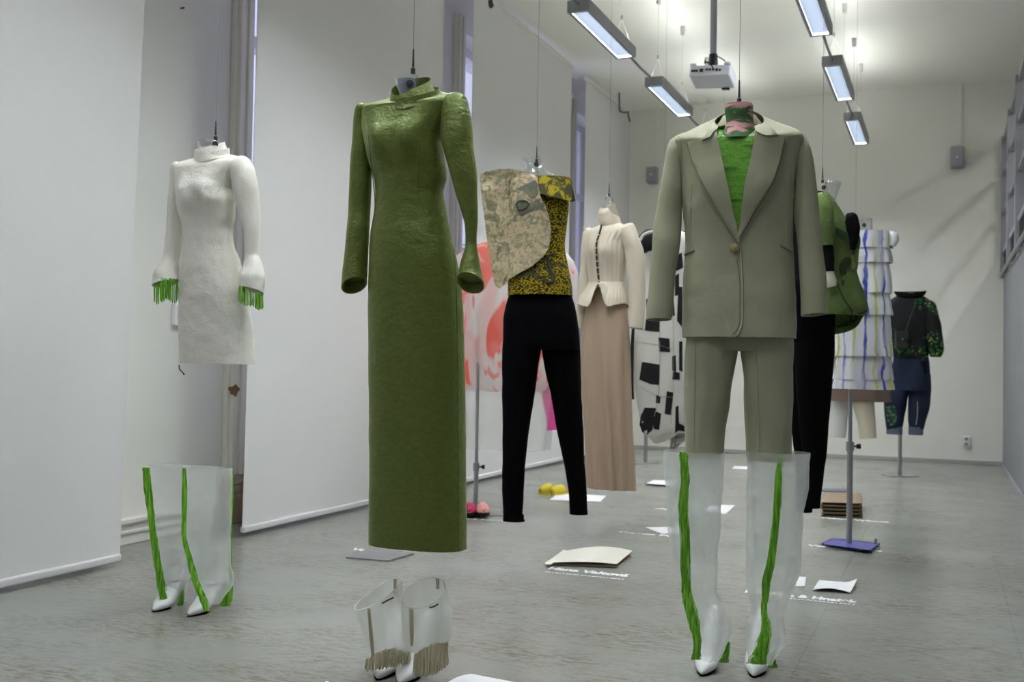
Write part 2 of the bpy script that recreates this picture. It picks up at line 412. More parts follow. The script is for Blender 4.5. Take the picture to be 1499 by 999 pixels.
# left wall: piers between tall windows, moulded frames, old stepped skirting
WIN = [(-3.72 + 2.97 * k, -3.72 + 2.97 * k + (1.8 if k == 2 else 2.24)) for k in range(6)]   # openings along Y
wl = MB(); edges = [YF] + [e for w in WIN for e in w] + [YB]
SILL, HEAD = .55, 3.86
for a, b in zip(edges[0::2], edges[1::2]):
    if b > a: wl.box((XL - .5, a, 0), (XL, b, ZC))
for a, b in WIN:
    b = min(b, YB)
    wl.box((XL - .5, a, 0), (XL - .12, b, SILL)); wl.box((XL - .5, a, HEAD), (XL, b, ZC))
struct('wall_left', wl, M_wall)
for k, (a, b) in enumerate(WIN):
    b = min(b, YB - .01)
    w = bpy.data.objects.new('window_%d' % (k + 1), None); COL.objects.link(w); w.matrix_world = Matrix.Translation((XL - .2, a, SILL)); w['kind'] = 'structure'
    fx0, fx1 = XL - .27, XL - .2
    f = MB()
    for y in (a, a + .42, (a + b) / 2 - .04, b - .5, b - .08): f.box((fx0, y, SILL), (fx1, y + .08, HEAD))
    for z in (SILL, 1.95, 2.95, HEAD - .08): f.box((fx0, a, z), (fx1 + .02, b, z + .08))
    f.build('window_frame', M_frame, w, bevel=.006)
    for z0, z1 in ((SILL + .08, 1.95), (2.03, 2.95), (3.03, HEAD - .08)):
        MB().box((fx0 + .03, a + .08, z0), (fx0 + .034, b - .08, z1)).build('pane', M_glass, w)
    MB().box((XL - .14, a + .01, SILL - .03), (XL + .02, b - .01, SILL + .01)).build('window_sill', M_white, w, bevel=.006)
    MB().tube([(fx1 + .03, a + .455, 2.05), (fx1 + .06, a + .455, 2.05), (fx1 + .06, a + .455, 2.18)], .009).build('window_handle', M_steel, w, True)
    # casing: a moulded strip on the wall each side of the opening, on a plinth block
    for y0, y1 in ((a - .18, a), (b, b + .17)):
        if y1 > YB or (k == 2 and y0 > a): continue
        c = MB().box((XL, y0, .28), (XL + .035, y1, HEAD + .1)); c.box((XL + .03, y0 + .02, .28), (XL + .06, y0 + .06, HEAD + .1)); c.box((XL + .03, y1 - .07, .28), (XL + .05, y1 - .02, HEAD + .1))
        o = struct('trim_%d' % (2 * k + (y0 > a) + 1), c, M_cream, bevel=.006)
        MB().box((XL - .005, y0 - .01, 0), (XL + .07, y1 + .005, .17)).box((XL, y0 - .005, .17), (XL + .06, y1, .23)).box((XL, y0, .23), (XL + .07, y1, .28)).build('plinth_block', mat('worn_brown_paint', (.33, .25, .16), .55, (25, .3, .003), (9, (.55, .50, .38), .45, .7)), o, bevel=.006)
        if k == 3 and y0 < a:
            l = on_X(342, 572, XL + .06)
            ch = MB(); ring = [Vector((l.x + .001, l.y + .045 * math.cos(t) * (1 + .3 * math.sin(3 * t)), l.z + .03 * math.sin(t) * (1 + .3 * math.cos(5 * t)))) for t in [i * .42 for i in range(15)]]
            ch.rings([ring, [p + Vector((.006, 0, 0)) for p in ring]], True, True).build('chipped_hole', mat('bare_brown_wood', (.20, .12, .06), .8), o)
for i, (a, b) in enumerate(zip(edges[2::2], edges[3::2])):
    a, b = a + .02, b - .2
    if b - a < .1: continue
    s = MB().box((XL, a, 0), (XL + .03, b, .11)); s.box((XL, a, .11), (XL + .05, b, .135)); s.box((XL, a, .055), (XL + .04, b, .075))
    struct('baseboard_left' if i == 0 else 'baseboard_left.%03d' % i, s, M_white, bevel=.005)

# right wall: a grey boarded partition, above it an open gallery railing with a lit space behind
rw = MB().box((XR, YF, 0), (XR + .08, YB, 1.95))
wr_ = struct('wall_right', rw, M_greywall)
y = YB
while y > 2.0:
    MB().box((XR - .012, y - 1.195, .03), (XR, y - .005, 1.95)).build('wall_panel', M_greywall, wr_, bevel=.003); y -= 1.2
struct('baseboard_right', MB().box((XR - .025, YF, 0), (XR - .012, YB, .03)), M_grey)
gal = bpy.data.objects.new('trim_gallery_frame', None); COL.objects.link(gal); gal.matrix_world = Matrix.Translation((XR, YB, 1.95)); gal['kind'] = 'structure'
gal.name = 'trim_20'
GX = XR - .03
MB().tube([(GX - .015, YF, 1.975), (GX - .015, YB - .01, 1.975)], .016).build('bottom_rail', M_steel, gal, True)
y = YB - .09; k = 0
while y > 1.5:
    MB().box((GX - .02, y - .05, 1.96), (GX + .06, y + .06, 3.42)).build('gallery_post', M_grey, gal, bevel=.006)
    y1 = y - 1.22
    for z in (2.2, 2.62, 3.02): MB().box((GX, y1 + .05, z), (GX + .04, y - .05, z + .045)).build('crossbar', M_grey, gal, bevel=.004)
    MB().box((GX, y1 + .05, 3.37), (GX + .04, y - .05, 3.42)).build('top_rail', M_grey, gal, bevel=.004)
    if k < 4:
        for q in range(14): MB().box((GX + .01, y - .11 - q * .08, 1.99), (GX + .025, y - .095 - q * .08, 2.2)).build('baluster', M_darksteel, gal)
    y = y1; k += 1
struct('wall_right_gallery', MB().box((1.9, YF, 0), (2.0, YB, ZC)), mat('gallery_grey_wall', (.24, .25, .28), .7)).name = 'wall_far_right'

# ------------------------------------------------------------------ LAMPS
M_tube = mat('fluorescent_glow', (.9, .9, .9), .5, emit=((.90, .96, 1.0), LAMP_DOWN))
M_tubeup = mat('fluorescent_uplight', (.9, .9, .9), .5, emit=((.98, 1.0, .90), LAMP_UP))
M_louver = mat('louver_metal', (.018, .021, .026), .7, spec=.05)
M_wire = mat('steel_wire', (.24, .24, .24), .5, metal=.3)
M_palewire = mat('pale_wire', (.62, .62, .56), .5)
M_tubedim = mat('fluorescent_glow_dimmed', (.9, .9, .9), .5, emit=((.90, .96, 1.0), LAMP_DOWN * .62))  # weaker glow for the added pair near the camera
def pendant(x, y0, label, ln=1.10, w=.15, z=3.25, glow=None):
    t = thing('pendant_light', label, 'lamp', (x, y0 + ln / 2, z), 'fluorescent pendant lights in two rows')
    h = MB(); h.box((x - w / 2, y0, z), (x - w / 2 + .022, y0 + ln, z + .075)); h.box((x + w / 2 - .022, y0, z), (x + w / 2, y0 + ln, z + .075))
    h.box((x - w / 2 + .022, y0, z), (x + w / 2 - .022, y0 + .03, z + .075)); h.box((x - w / 2 + .022, y0 + ln - .03, z), (x + w / 2 - .022, y0 + ln, z + .075))
    h.build('housing', M_lampgrey, t)
    MB().box((x - w / 2 + .022, y0 + .03, z + .03), (x + w / 2 - .022, y0 + ln - .03, z + .036)).build('diffuser', glow or M_tube, t)
    MB().box((x - w / 2 + .03, y0 + .05, z + .06), (x + w / 2 - .03, y0 + ln - .05, z + .066)).build('uplight_strip', M_tubeup, t)
    l = MB(); n = 34
    for i in range(1, n): yy = y0 + .03 + (ln - .06) * i / n; l.box((x - w / 2 + .022, yy - .001, z + .004), (x + w / 2 - .022, yy + .001, z + .017))
    tag(l.build('louver', M_louver, t), kind='stuff')
    for yy in (y0 + .12, y0 + ln - .12):
        MB().tube([(x - w / 2 + .01, yy, z + .075), (x, yy, z + .26)], .0018, 5).tube([(x + w / 2 - .01, yy, z + .075), (x, yy, z + .26)], .0018, 5).tube([(x, yy, z + .26), (x, yy, ZC - .07)], .0018, 5).build('suspension_wire', M_palewire, t)
        MB().tube([(x, yy, z + .255), (x, yy, z + .285)], .008, 8).build('wire_gripper', M_steel, t)
        MB().tube([(x, yy, ZC - .08), (x, yy, ZC)], [.018, .022], 10).build('ceiling_cup', M_palewire, t)
    return t
LX, RX = -2.205, -.80
LL = [(6.34, 'long grey fluorescent pendant at the upper left, nearest the screens'), (8.24, 'grey fluorescent pendant second in the left row, left of the projector'), (10.12, 'far end pendant of the left row, mostly hidden by the beige jacket shoulder')]
RL = [(6.28, 'grey fluorescent pendant cut by the top edge, right of the projector'), (8.12, 'grey fluorescent pendant in the middle of the right row'), (9.96, 'smallest grey fluorescent pendant, furthest in the right row')]
for y, lab in LL: pendant(LX, y, lab)
for y, lab in RL: pendant(RX, y, lab)
pendant(LX, 4.46, 'fluorescent pendant above the long green dress, out of the picture'); pendant(RX, 4.44, 'fluorescent pendant above the black trousers, out of the picture')
pendant(LX, .9, 'dim fluorescent pendant added unseen beside the camera, on the left', glow=M_tubedim); pendant(RX, .9, 'dim fluorescent pendant added unseen beside the camera, on the right', glow=M_tubedim)  # pair added out of view and dimmed, to light the garment fronts
pendant(LX, 2.6, 'fluorescent pendant above the white boots, out of the picture'); pendant(RX, 2.6, 'fluorescent pendant above the beige suit, out of the picture')
for x, ys, nm in ((LX, [2.6, 4.46, 6.34, 8.24, 10.12], 'left'), (RX, [2.6, 4.44, 6.28, 8.12, 9.96], 'right')):
    for a, b in zip(ys[:-1], ys[1:]):
        r = MB().tube([(x, a + 1.10, 3.295), (x, (a + 1.1 + b) / 2, 3.285), (x, b, 3.295)], .010, 8).build('lamp_cable', M_lampgrey, None, True)
        tag(r, 'grey cable in the %s lamp row, starting %s' % (nm, {2.6: 'nearest the camera', 4.46: 'over the green dress', 4.44: 'over the beige suit', 6.34: 'at the upper left lamp', 8.24: 'left of the projector', 6.28: 'at the lamp cut by the top edge', 8.12: 'at the middle right lamp'}[a]), 'cable', 'cables between the pendants')
# light that fills the space behind the gallery
ld = bpy.data.lights.new('gallery_lamp', 'AREA'); ld.energy = 9; ld.shape = 'RECTANGLE'; ld.size = .12; ld.size_y = 1.2; ld.color = (1, .97, .88)
lo = bpy.data.objects.new('gallery_lamp', ld); COL.objects.link(lo); lo.location = (1.5, 9.3, 3.9)

# projector on a ceiling pole
pc = on_d(1043, 112, 7.0)
pj = thing('projector', 'white ceiling projector with sockets on its back, hung from a grey pole', 'projector', pc)
Mx = Matrix.Translation(pc) @ Matrix.Rotation(YAW - math.radians(20), 4, 'Z') @ Matrix.Rotation(math.radians(-6), 4, 'X') @ Matrix.Rotation(math.radians(3), 4, 'Y')
def pbox(a, b): return MB().box(a, b, Mx)
M_proj = mat('projector_plastic', (.66, .66, .70), .4)
b = MB(); b.box((-.135, -.12, -.042), (.135, .12, .035), Mx); b.box((-.135, -.125, .03), (-.09, .12, .05), Mx); b.box((.09, -.125, .03), (.135, .12, .055), Mx)
b.build('housing', M_proj, pj, bevel=.01)
pbox((-.07, -.05, .035), (.06, .06, .055)).build('mount_plate', M_proj, pj, bevel=.004)
for i, (a, w, z, h) in enumerate(((-.12, .012, -.012, .014), (-.105, .012, -.012, .014), (-.09, .012, -.012, .014), (-.065, .022, -.014, .022), (-.025, .014, -.004, .012), (-.005, .014, -.004, .012), (.015, .012, -.004, .012), (.04, .014, -.010, .018), (.062, .012, -.010, .014))):
    pbox((a, -.1245, z), (a + w, -.118, z + h)).build('socket', M_blackplastic, pj)
pbox((.05, .1, -.05), (.1, .13, -.01)).build('lens', M_blackplastic, pj)
top = Mx @ Vector((.0, 0, .05))
MB().tube([top, top + Vector((0, 0, .10))], [.035, .028], 14).build('pole_collar', M_blackplastic, pj, True)
MB().tube([top + Vector((0, 0, .08)), Vector((top.x, top.y, ZC))], .022, 16).build('pole', M_grey, pj, True)
MB().tube([Mx @ Vector((.03, -.125, -.002)), Mx @ Vector((.02, -.16, .01)), Mx @ Vector((-.03, -.15, .05)), Mx @ Vector((-.05, -.06, .07)), top + Vector((0, 0, .06))], .004, 6).build('signal_cable', M_blackplastic, pj, True)
MB().tube([Mx @ Vector((.09, -.09, .07)), Mx @ Vector((.06, -.06, .10)), top + Vector((.02, 0, .09))], .004, 6).build('power_cable', M_blackplastic, pj, True)

# wall loudspeakers with conduits, sockets
for (x, y, sx, sz, lab) in ((957, 258, .125, .19, 'small grey wall speaker to the left, behind the cream jacket'), (1401, 233, .135, .22, 'small grey wall speaker at the right end of the back wall')):
    p = on_Y(x, y, YB); t = thing('wall_speaker', lab, 'speaker', (p.x, YB, p.z), 'grey wall speakers')
    MB().box((p.x - sx / 2, YB - .12, p.z - sz / 2), (p.x + sx / 2, YB, p.z + sz / 2)).build('cabinet', M_grey, t, bevel=.012)
    MB().box((p.x - sx / 2 + .012, YB - .126, p.z - sz / 2 + .015), (p.x + sx / 2 - .012, YB - .12, p.z + sz / 2 - .015)).build('grille', mat('speaker_grille', (.34, .34, .37), .7, (400, .5, .001)), t)
    MB().tube([(p.x, YB - .131, p.z), (p.x, YB - .125, p.z)], .012, 12).build('badge', M_paper, t)
    MB().box((p.x + .02, YB - .02, p.z + sz / 2), (p.x + .045, YB, ZC)).build('conduit', M_wall, t)
p = on_Y(1414.5, 646.5, YB); t = thing('wall_socket', 'white double socket low on the back wall', 'socket', (p.x, YB, p.z))
MB().box((p.x - .042, YB - .03, p.z - .055), (p.x + .042, YB, p.z + .055)).build('socket_plate', mat('socket_plastic', (.82, .82, .80), .35), t, bevel=.006)
for dz in (-.027, .027): MB().tube([(p.x, YB - .034, p.z + dz), (p.x, YB - .029, p.z + dz)], .018, 16).build('socket_hole', mat('socket_shadow', (.25, .25, .25), .6), t)
p = on_X(258.5, 461, XL); t = thing('wall_socket', 'white socket on the left pier, half hidden by the white dress', 'socket', (XL, p.y, p.z))
MB().box((XL, p.y - .045, p.z - .06), (XL + .03, p.y + .045, p.z + .06)).build('socket_plate', MATS['socket_plastic'], t, bevel=.006)
for dz in (-.027, .027): MB().tube([(XL + .029, p.y, p.z + dz), (XL + .034, p.y, p.z + dz)], .018, 16).build('socket_hole', MATS['socket_shadow'], t)
p = on_X(820, 206, XL); t = thing('cable_clamp', 'small brown clamp high on the third pier', 'clamp', (XL, p.y, p.z))
MB().tube([(XL, p.y, p.z), (XL + .05, p.y, p.z)], .025, 10).tube([(XL + .05, p.y, p.z), (XL + .06, p.y + .09, p.z + .02)], .014, 8).build('clamp_body', mat('beige_clamp', (.50, .45, .38), .6), t, True)

# loose cables along the ceiling above the screens
def cable(pts, r, m, label): return tag(MB().tube(pts, r, 8).build('loose_cable', m, None, True), label, 'cable', 'loose cables at the ceiling')
def xs(lst, X): return [on_X(x, y, X) for x, y in lst]
M_cable = mat('dark_cable', (.05, .05, .05), .6)
def smooth_path(P, k=6):
    A = np.array([tuple(p) for p in P]); t = np.arange(len(A)); q = np.linspace(0, len(A) - 1, (len(A) - 1) * k + 1)
    return [Vector((a, b, c)) for a, b, c in zip(*(pchip(t, A[:, i], q) for i in range(3)))]
cable(smooth_path(xs([(806, 76), (808, 88), (816, 98), (828, 104), (835, 110), (837, 116)], -3.72)), .018, M_cable, 'dark cable sagging between the third and fourth screens')
cable(smooth_path(xs([(808, 84), (809, 94), (818, 103), (828, 108), (833, 118), (833, 200), (833, 380)], -3.80)), .008, mat('pale_conduit', (.6, .58, .5), .6), 'thin pale cable running down the third pier')
cable(smooth_path(xs([(716, -2), (716, 5), (718, 8)], -3.5)), .03, M_cable, 'short dark cable end at the top edge of the third screen')
cable(smooth_path([Vector((-3.4, on_X(906, 160, -3.4).y, ZC)), on_X(907, 161, -3.4)] + xs([(908, 163), (914, 165), (919, 164), (920, 170), (922, 178)], -3.40)), .011, mat('brown_cable', (.16, .12, .09), .6), 'brown cable ends in the far left corner of the ceiling')

# ------------------------------------------------------------------ hanging fabric screens
M_screen = mat('screen_fabric', (.735, .73, .72), .85, (160, .08, .0008), sub=.0, stretch=(1, 1, .3))
def screen(y0, y1, z0, z1, label, seed, x=XS, lean=0.0):
    t = thing('hanging_screen', label, 'screen', (x, (y0 + y1) / 2, z0), 'white fabric screens in front of the windows')
    n, k = 60, 10; V = []; Fc = []
    for s in (0, 1):
        for j in range(k + 1):
            zz = z0 + (z1 - z0) * j / k
            for i in range(n + 1):
                yy = y0 + (y1 - y0) * i / n
                w = .006 * noise3((0, yy, zz), (1, 2.2, .4), seed) + .003 * math.sin(yy * 9 + seed) * (1 - j / k)
                V.append((x + w + s * .003, yy + lean * zz, zz))
    m = (n + 1) * (k + 1)
    for j in range(k):
        for i in range(n):
            a = j * (n + 1) + i; Fc.append((a, a + 1, a + n + 2, a + n + 1)); Fc.append((a + m, a + n + 1 + m, a + n + 2 + m, a + 1 + m))
    o = link('fabric', V, Fc, M_screen, t)
    MB().box((x - .012, y0, z0 - .005), (x + .018, y1, z0 + .03)).build('hem_bar', mat('screen_hem', (.68, .68, .68), .8), t, bevel=.008)
    MB().tube([(x, y0 + lean * z1, z1 + .01), (x, y1 + lean * z1, z1 + .01)], .022, 10).build('top_roller', M_white, t, True)
screen(.4, 3.775, .03, 3.97, 'white fabric screen at the left edge of the picture', 1, lean=.028)
screen(4.68, 6.95, .03, 3.97, 'white fabric screen between the white mini dress and the long green dress', 2, lean=.012)
screen(7.52, 9.90, .03, 3.97, 'white fabric screen behind the brocade top', 3)
screen(10.34, 12.04, .03, 3.97, 'white fabric screen furthest back, by the far corner', 4)

# ================================================================== GARMENTS
def hang_wire(ax_or_pt, z0, label, r=.0009, hook=True, group='steel wires holding the outfits'):
    p = ax_or_pt; t = thing('hanging_wire', label, 'wire', (p.x, p.y, ZC), group)
    MB().tube([(p.x, p.y, z0 + .06), (p.x, p.y, ZC)], r, 6).build('wire', M_wire, t, True)
    if hook:
        MB().tube([(p.x, p.y, z0 + .02), (p.x, p.y, z0 + .075)], [.004, .0022], 8).build('ferrule', M_darksteel, t, True)
        MB().tube([(p.x, p.y, z0), (p.x, p.y, z0 + .016)], .007, 10).build('end_nut', M_darksteel, t, True)
    MB().tube([(p.x, p.y, ZC - .012), (p.x, p.y, ZC)], .012, 10).build('ceiling_anchor', M_steel, t, True)
    return t
def strands(name, m, parent, paths, r=.0009, kind='stuff'):
    b = MB()
    for p in paths: b.tube(p, r, 3, False)
    o = b.build(name, m, parent, True)
    if kind: o['kind'] = kind
    return o
def cloth(name, col, rough=.8, bump=(120, .25, .001), sheen=.0, spec=.2, var=None, stretch=(1, 1, 1)):
    return mat(name, col, rough, bump, var, sheen, spec, stretch=stretch)
rng = random.Random(5)

# ---- clear plastic bust forms -------------------------------------------------------------------
def bust_form(ax, rows, label, m=None, screw=None, seed=3):
    p = ax.pt((rows[0][1] + rows[0][2]) / 2, rows[0][0]); t = thing('bust_form', label, 'mannequin', (p.x, p.y, p.z), 'clear plastic mannequin busts')
    loft('shell', ax, rows, m or M_clear, t, 3, 40, None, None, (.002, (20, 20, 20)), 0, False, 0, seed)
    if screw:
        c = ax.pt(screw[0], screw[1], .05); MB().tube([c, c + ax.c * .012], .011, 12).tube([c, c + ax.c * .02], .005, 8).build('screw', M_darksteel, t, True)
    return t

# ---- 1. long olive dress ------------------------------------------------------------------------
A = Ax(606, 3.15, 27)
M_olive = mat('olive_satin', (.105, .135, .026), .40, (150, .6, .0022), None, .25, 1.0)
g = NT(M_olive); v = g.coords((1, 1, 1.6)); nz = g.noise(v, 55, 6, .65)
g.l(g.ramp(nz, [(.35, (.082, .106, .019)), (.7, (.124, .15, .03))]).outputs[0], g.b.inputs['Base Color'])
M_olive.node_tree.nodes['Principled BSDF'].inputs['Specular Tint'].default_value = (.75, .95, .4, 1); M_olive.node_tree.nodes['Principled BSDF'].inputs['Sheen Tint'].default_value = (.6, .8, .25, 1)
crumple(M_olive, 10, .3, .02, (1, 1, 1.5)); crumple(M_olive, 45, .5, .004, (1, 1, 1.3))
dress = thing('dress', 'long olive green satin dress with padded shoulders and flared cuffs', 'dress', A.P)
body = loft('dress_body', A, [(139, 575, 640, .85, 2), (143, 552, 662, .55, 2.2), (147, 536, 668, .46, 2.4), (154, 529, 670, .42, 2.5), (178, 529, 659, .5, 2.3), (209, 534, 649, .66, 2.2), (228, 537, 651, .70, 2.2), (262, 547, 655, .66, 2.2), (284, 549, 650, .66, 2.2), (305, 548, 653, .66, 2.2), (346, 542, 661, .68, 2.3), (380, 540, 669, .68, 2.4), (422, 539, 676, .66, 2.5), (500, 539, 680, .62, 2.6), (640, 540, 682, .58, 2.7), (800, 540, 684, .52, 2.7)], M_olive, dress, 4, 96, (209, 26, .18), None, (.003, (7, 7, 6)), 0, True, .03, 1, drop=(.03, 24))
BB = bvh_of(body)
loft('collar', A, [(123, 573, 630, .95, 2), (129, 572, 632, .95, 2), (137, 571, 635, .95, 2), (146, 570, 640, .95, 2), (150, 568, 645, .9, 2)], M_olive, dress, 3, 56, None, None, (.001, (9, 9, 9)), .012, False, .03, 2,
     zmod=lambda rings, th: [[setattr(p, 'z', p.z - .034 * math.sin(a - .1) - .012 * math.exp(-((a - 1.9) / .6) ** 2) * (1 - j / len(rings))) for p, a in zip(r, th)] for j, r in enumerate(rings[:])])
sleeve('sleeve', A, [(533, 151, 6, -.06), (532, 156, 20, -.06), (530, 185, 27, -.07), (529, 230, 32, -.07), (527, 290, 33, -.07), (524, 340, 33, -.06), (521, 380, 34, -.05), (519, 404, 37, -.045), (518, 418, 39, -.04)], M_olive, dress, 32, .95, .06, (.005, (13, 13, 10)), 4, tilt=.3, tilt2=.45)
sleeve('sleeve', A, [(664, 142, 8, .07), (665, 147, 34, .08), (667, 165, 41, .09), (669, 200, 47, .10), (676, 240, 42, .11), (684, 285, 31, .12), (690, 330, 20, .13), (690, 355, 18, .135), (689, 385, 29, .14), (688, 405, 38, .145), (688, 414, 41, .15)], M_olive, dress, 32, .95, .06, (.005, (13, 13, 10)), 5, tilt=-.3, tilt2=.45)
for nm, pth in (('princess_seam', [(636, 160), (618, 195), (611, 215), (610, 260), (612, 300)]), ('princess_seam', [(533, 170), (539, 195), (541, 215), (546, 262), (549, 300), (543, 340)]), ('side_seam', [(664, 365), (668, 430), (670, 600), (671, 805)])):
    seam(nm, pth, BB, M_olive, dress, .0016, A, 8, .0003)
p = A.pt(598, 120); bf = bust_form(A, [(111, 578, 614, .9, 2.4), (114, 577, 614, .9, 2.4), (128, 580, 612, .9, 2.2), (150, 582, 612, .9, 2)], 'clear plastic neck with grey lining inside the long olive dress', None, (600, 124))
loft('neck_lining', A, [(117, 582, 609, .85, 2.4), (130, 583, 609, .85, 2.2), (148, 585, 609, .85, 2)], mat('grey_lining', (.26, .29, .32), .3, (30, .5, .004), (12, (.60, .62, .62), .5, .7)), bf, 3, 32, None, None, (.004, (25, 25, 25)), 0, True, 0, 4)
w = A.pt(604.6, 108); hang_wire(w, w.z, 'steel wire running up from the neck of the long olive dress')

# ---- 2. white mini dress -------------------------------------------------------------------------
A = Ax(312, 3.95, 34)
M_ivory = mat('ivory_wool', (.80, .775, .69), .6, (130, .6, .0022), None, .25, .35)
crumple(M_ivory, 12, .3, .014); crumple(M_ivory, 60, .3, .003)
dress = thing('dress', 'short ivory white dress with bell sleeves and bright green cuff fringes', 'dress', A.P)
body = loft('dress_body', A, [(229, 285, 334, .85, 2), (232, 272, 350, .55, 2.2), (236, 261, 357, .48, 2.4), (248, 256, 354, .50, 2.4), (264, 255, 344, .58, 2.3), (283, 256, 342, .68, 2.2), (296, 257, 346, .68, 2.2), (320, 263, 345, .62, 2.2), (340, 267, 341, .62, 2.2), (356, 267, 343, .62, 2.2), (384, 264, 353, .64, 2.3), (420, 262.5, 361, .64, 2.4), (470, 261.5, 368, .60, 2.5), (533, 262, 376, .55, 2.6)], M_ivory, dress, 3, 90, (287, 20, .18), None, (.005, (11, 11, 9)), 0, True, .03, 3, drop=(.022, 18))
BB = bvh_of(body)
loft('collar', A, [(213, 285, 329, .95, 2), (219, 284, 331, .95, 2), (227, 284, 334, .95, 2), (233, 283, 338, .9, 2)], M_ivory, dress, 2, 56, None, None, (.001, (9, 9, 9)), .012, False, .03, 2,
     zmod=lambda rings, th: [[setattr(p, 'z', p.z - .022 * math.sin(a - .35)) for p, a in zip(r, th)] for j, r in enumerate(rings)])
sL = sleeve('sleeve', A, [(260, 237, 6, -.08), (259, 243, 17, -.08), (259, 270, 22, -.09), (257, 310, 24, -.09), (254, 350, 23, -.08), (251, 376, 22, -.07), (246, 393, 31, -.06), (243, 406, 38, -.055), (242.5, 415, 39, -.05)], M_ivory, dress, 30, .95, .05, (.006, (16, 16, 12)), 6, tilt=.25)
sR = sleeve('sleeve', A, [(351, 232, 8, .07), (353, 238, 30, .08), (356, 256, 38, .09), (360, 280, 37, .10), (366, 310, 30, .11), (369, 345, 24, .12), (369, 372, 22, .12), (370, 390, 30, .13), (369, 408, 39, .135), (368.5, 425, 37, .14)], M_ivory, dress, 30, .95, .05, (.006, (16, 16, 12)), 7, tilt=-.3)
for (x0, x1, ya, yb, ylen, f, pr) in ((225, 261, 412, 411, 34, -.045, sL), (350, 386, 420, 431, 24, .14, sR)):
    P = []
    for i in range(75):
        u = rng.random(); x = x0 + (x1 - x0) * u; ff = f + math.sqrt(max(0, .25 - (u - .5) ** 2)) * .085 * rng.choice((-1, 1))
        yt = ya + (yb - ya) * u - 4 + 10 * (4 * u * (1 - u) * (.5 if f > 0 else 0)); ln = ylen * (1 + .08 * math.sin(u * 9)) * (.9 + .15 * rng.random())
        a = A.pt(x, yt, ff); b2 = A.pt(x + rng.uniform(-1, 1), yt + ln, ff + rng.uniform(-.006, .006)); mid = (a + b2) / 2 + Vector((rng.uniform(-.002, .002), 0, 0)); P.append([a, mid, b2])
    strands('cuff_fringe', M_lime, pr, P, .0013)
for pth in ([(320, 250), (310, 280), (307, 300), (312, 340), (316, 370)], [(338, 240), (326, 262), (318, 285)]): seam('princess_seam', pth, BB, M_ivory, dress, .0015, A, 8, .0003)
a = A.pt(262, 535, .02); MB().tube(smooth_path([a, A.pt(263, 541, .03), A.pt(267, 545, .04), A.pt(270, 549, .04)]), .0022, 6).build('loose_thread', M_blackplastic, dress, True)
bf = bust_form(A, [(207, 289, 320, .9, 2.4), (210, 288, 321, .9, 2.4), (222, 291, 320, .9, 2), (236, 292, 322, .9, 2)], 'clear plastic neck inside the short white dress', None, (315, 212))
w = A.pt(315.4, 206); hang_wire(w, w.z, 'steel wire running up from the neck of the short white dress')

# ---- 3. suit jacket, turtleneck, trousers --------------------------------------------------------
A = Ax(1081, 3.28, 3)
M_khaki = mat('khaki_cotton', (.365, .362, .24), .58, (220, .4, .002), (7, (.33, .327, .212), .4, .7), .15, .3)
crumple(M_khaki, 9, .35, .02, (1, 1, .7))
M_khakidark = mat('khaki_inside', (.10, .095, .06), .7)
top_ = thing('turtleneck', 'green patterned turtleneck top with pink collar under the beige suit jacket', 'top', A.P)
M_turtle = mat('green_print_jersey', (.10, .30, .03), .7, (300, .2, .0006))
g = NT(M_turtle); v = g.coords((2.2, 2.2, 11)); n1 = g.noise(v, 3.0, 5, .6, .4); v2 = g.coords((60, 60, 60)); n2 = g.noise(v2, 4, 3)
c = g.ramp(n1, [(.34, (.03, .10, .02)), (.42, (.10, .30, .03)), (.52, (.19, .46, .055)), (.60, (.12, .36, .03)), (.68, (.26, .40, .07))]).outputs[0]
g.l(g.mix(g.ramp(n2, [(.5, (0, 0, 0)), (.7, (.55, .55, .55))]).outputs[0], c, (.035, .09, .02)), g.b.inputs['Base Color'])
tb = loft('top_body', A, [(192, 1056, 1107, .8, 2), (198, 1045, 1120, .6, 2.2), (215, 1035, 1135, .55, 2.3), (270, 1030, 1135, .6, 2.2), (340, 1035, 1125, .6, 2.2), (420, 1030, 1130, .6, 2.2)], M_turtle, top_, 6, 60, None, None, (.003, (10, 10, 6)), -.02, True, .02, 5)
M_pink = mat('pink_print_jersey', (.52, .24, .25), .75, (300, .2, .0006))
g = NT(M_pink); v = g.coords((8, 8, 26)); n1 = g.noise(v, 1.3, 4, .6, .5); n2 = g.noise(g.coords((1, 1, 1)), 260, 2)
g.l(g.mix(g.ramp(g.math('ADD', n1, g.math('MULTIPLY', n2, .18)), [(.54, (0, 0, 0)), (.60, (1, 1, 1))]).outputs[0], (.55, .27, .28), (.05, .13, .045)), g.b.inputs['Base Color'])
loft('turtleneck_collar', A, [(153, 1062, 1101, .9, 2.1), (156, 1061, 1102, .9, 2.1), (178, 1063, 1103, .9, 2), (190, 1059, 1105, .95, 2), (198, 1054, 1108, 1, 2), (206, 1048, 1112, 1, 2)], M_pink, top_, 3, 48, None, None, (.003, (15, 15, 20)), .036, False, 0, 6)
loft('neck_cap', A, [(153.5, 1068, 1095, .9, 2), (156, 1063, 1100, .9, 2)], M_clear, bust_form(A, [(156, 1064, 1100, .9, 2), (200, 1064, 1100, .9, 2)], 'clear plastic neck inside the pink turtleneck collar'), 2, 32, None, None, None, .01, True, 0)
MB_t = tag(seam('lilac_print_mark', [(1083, 232), (1090, 230), (1097, 233)], bvh_of(tb), mat('lilac_print', (.36, .22, .38), .8), top_, .004, A, 4, .0), None)
w = A.pt(1082, 152); hang_wire(w, w.z, 'steel wire running up from the pink turtleneck collar')

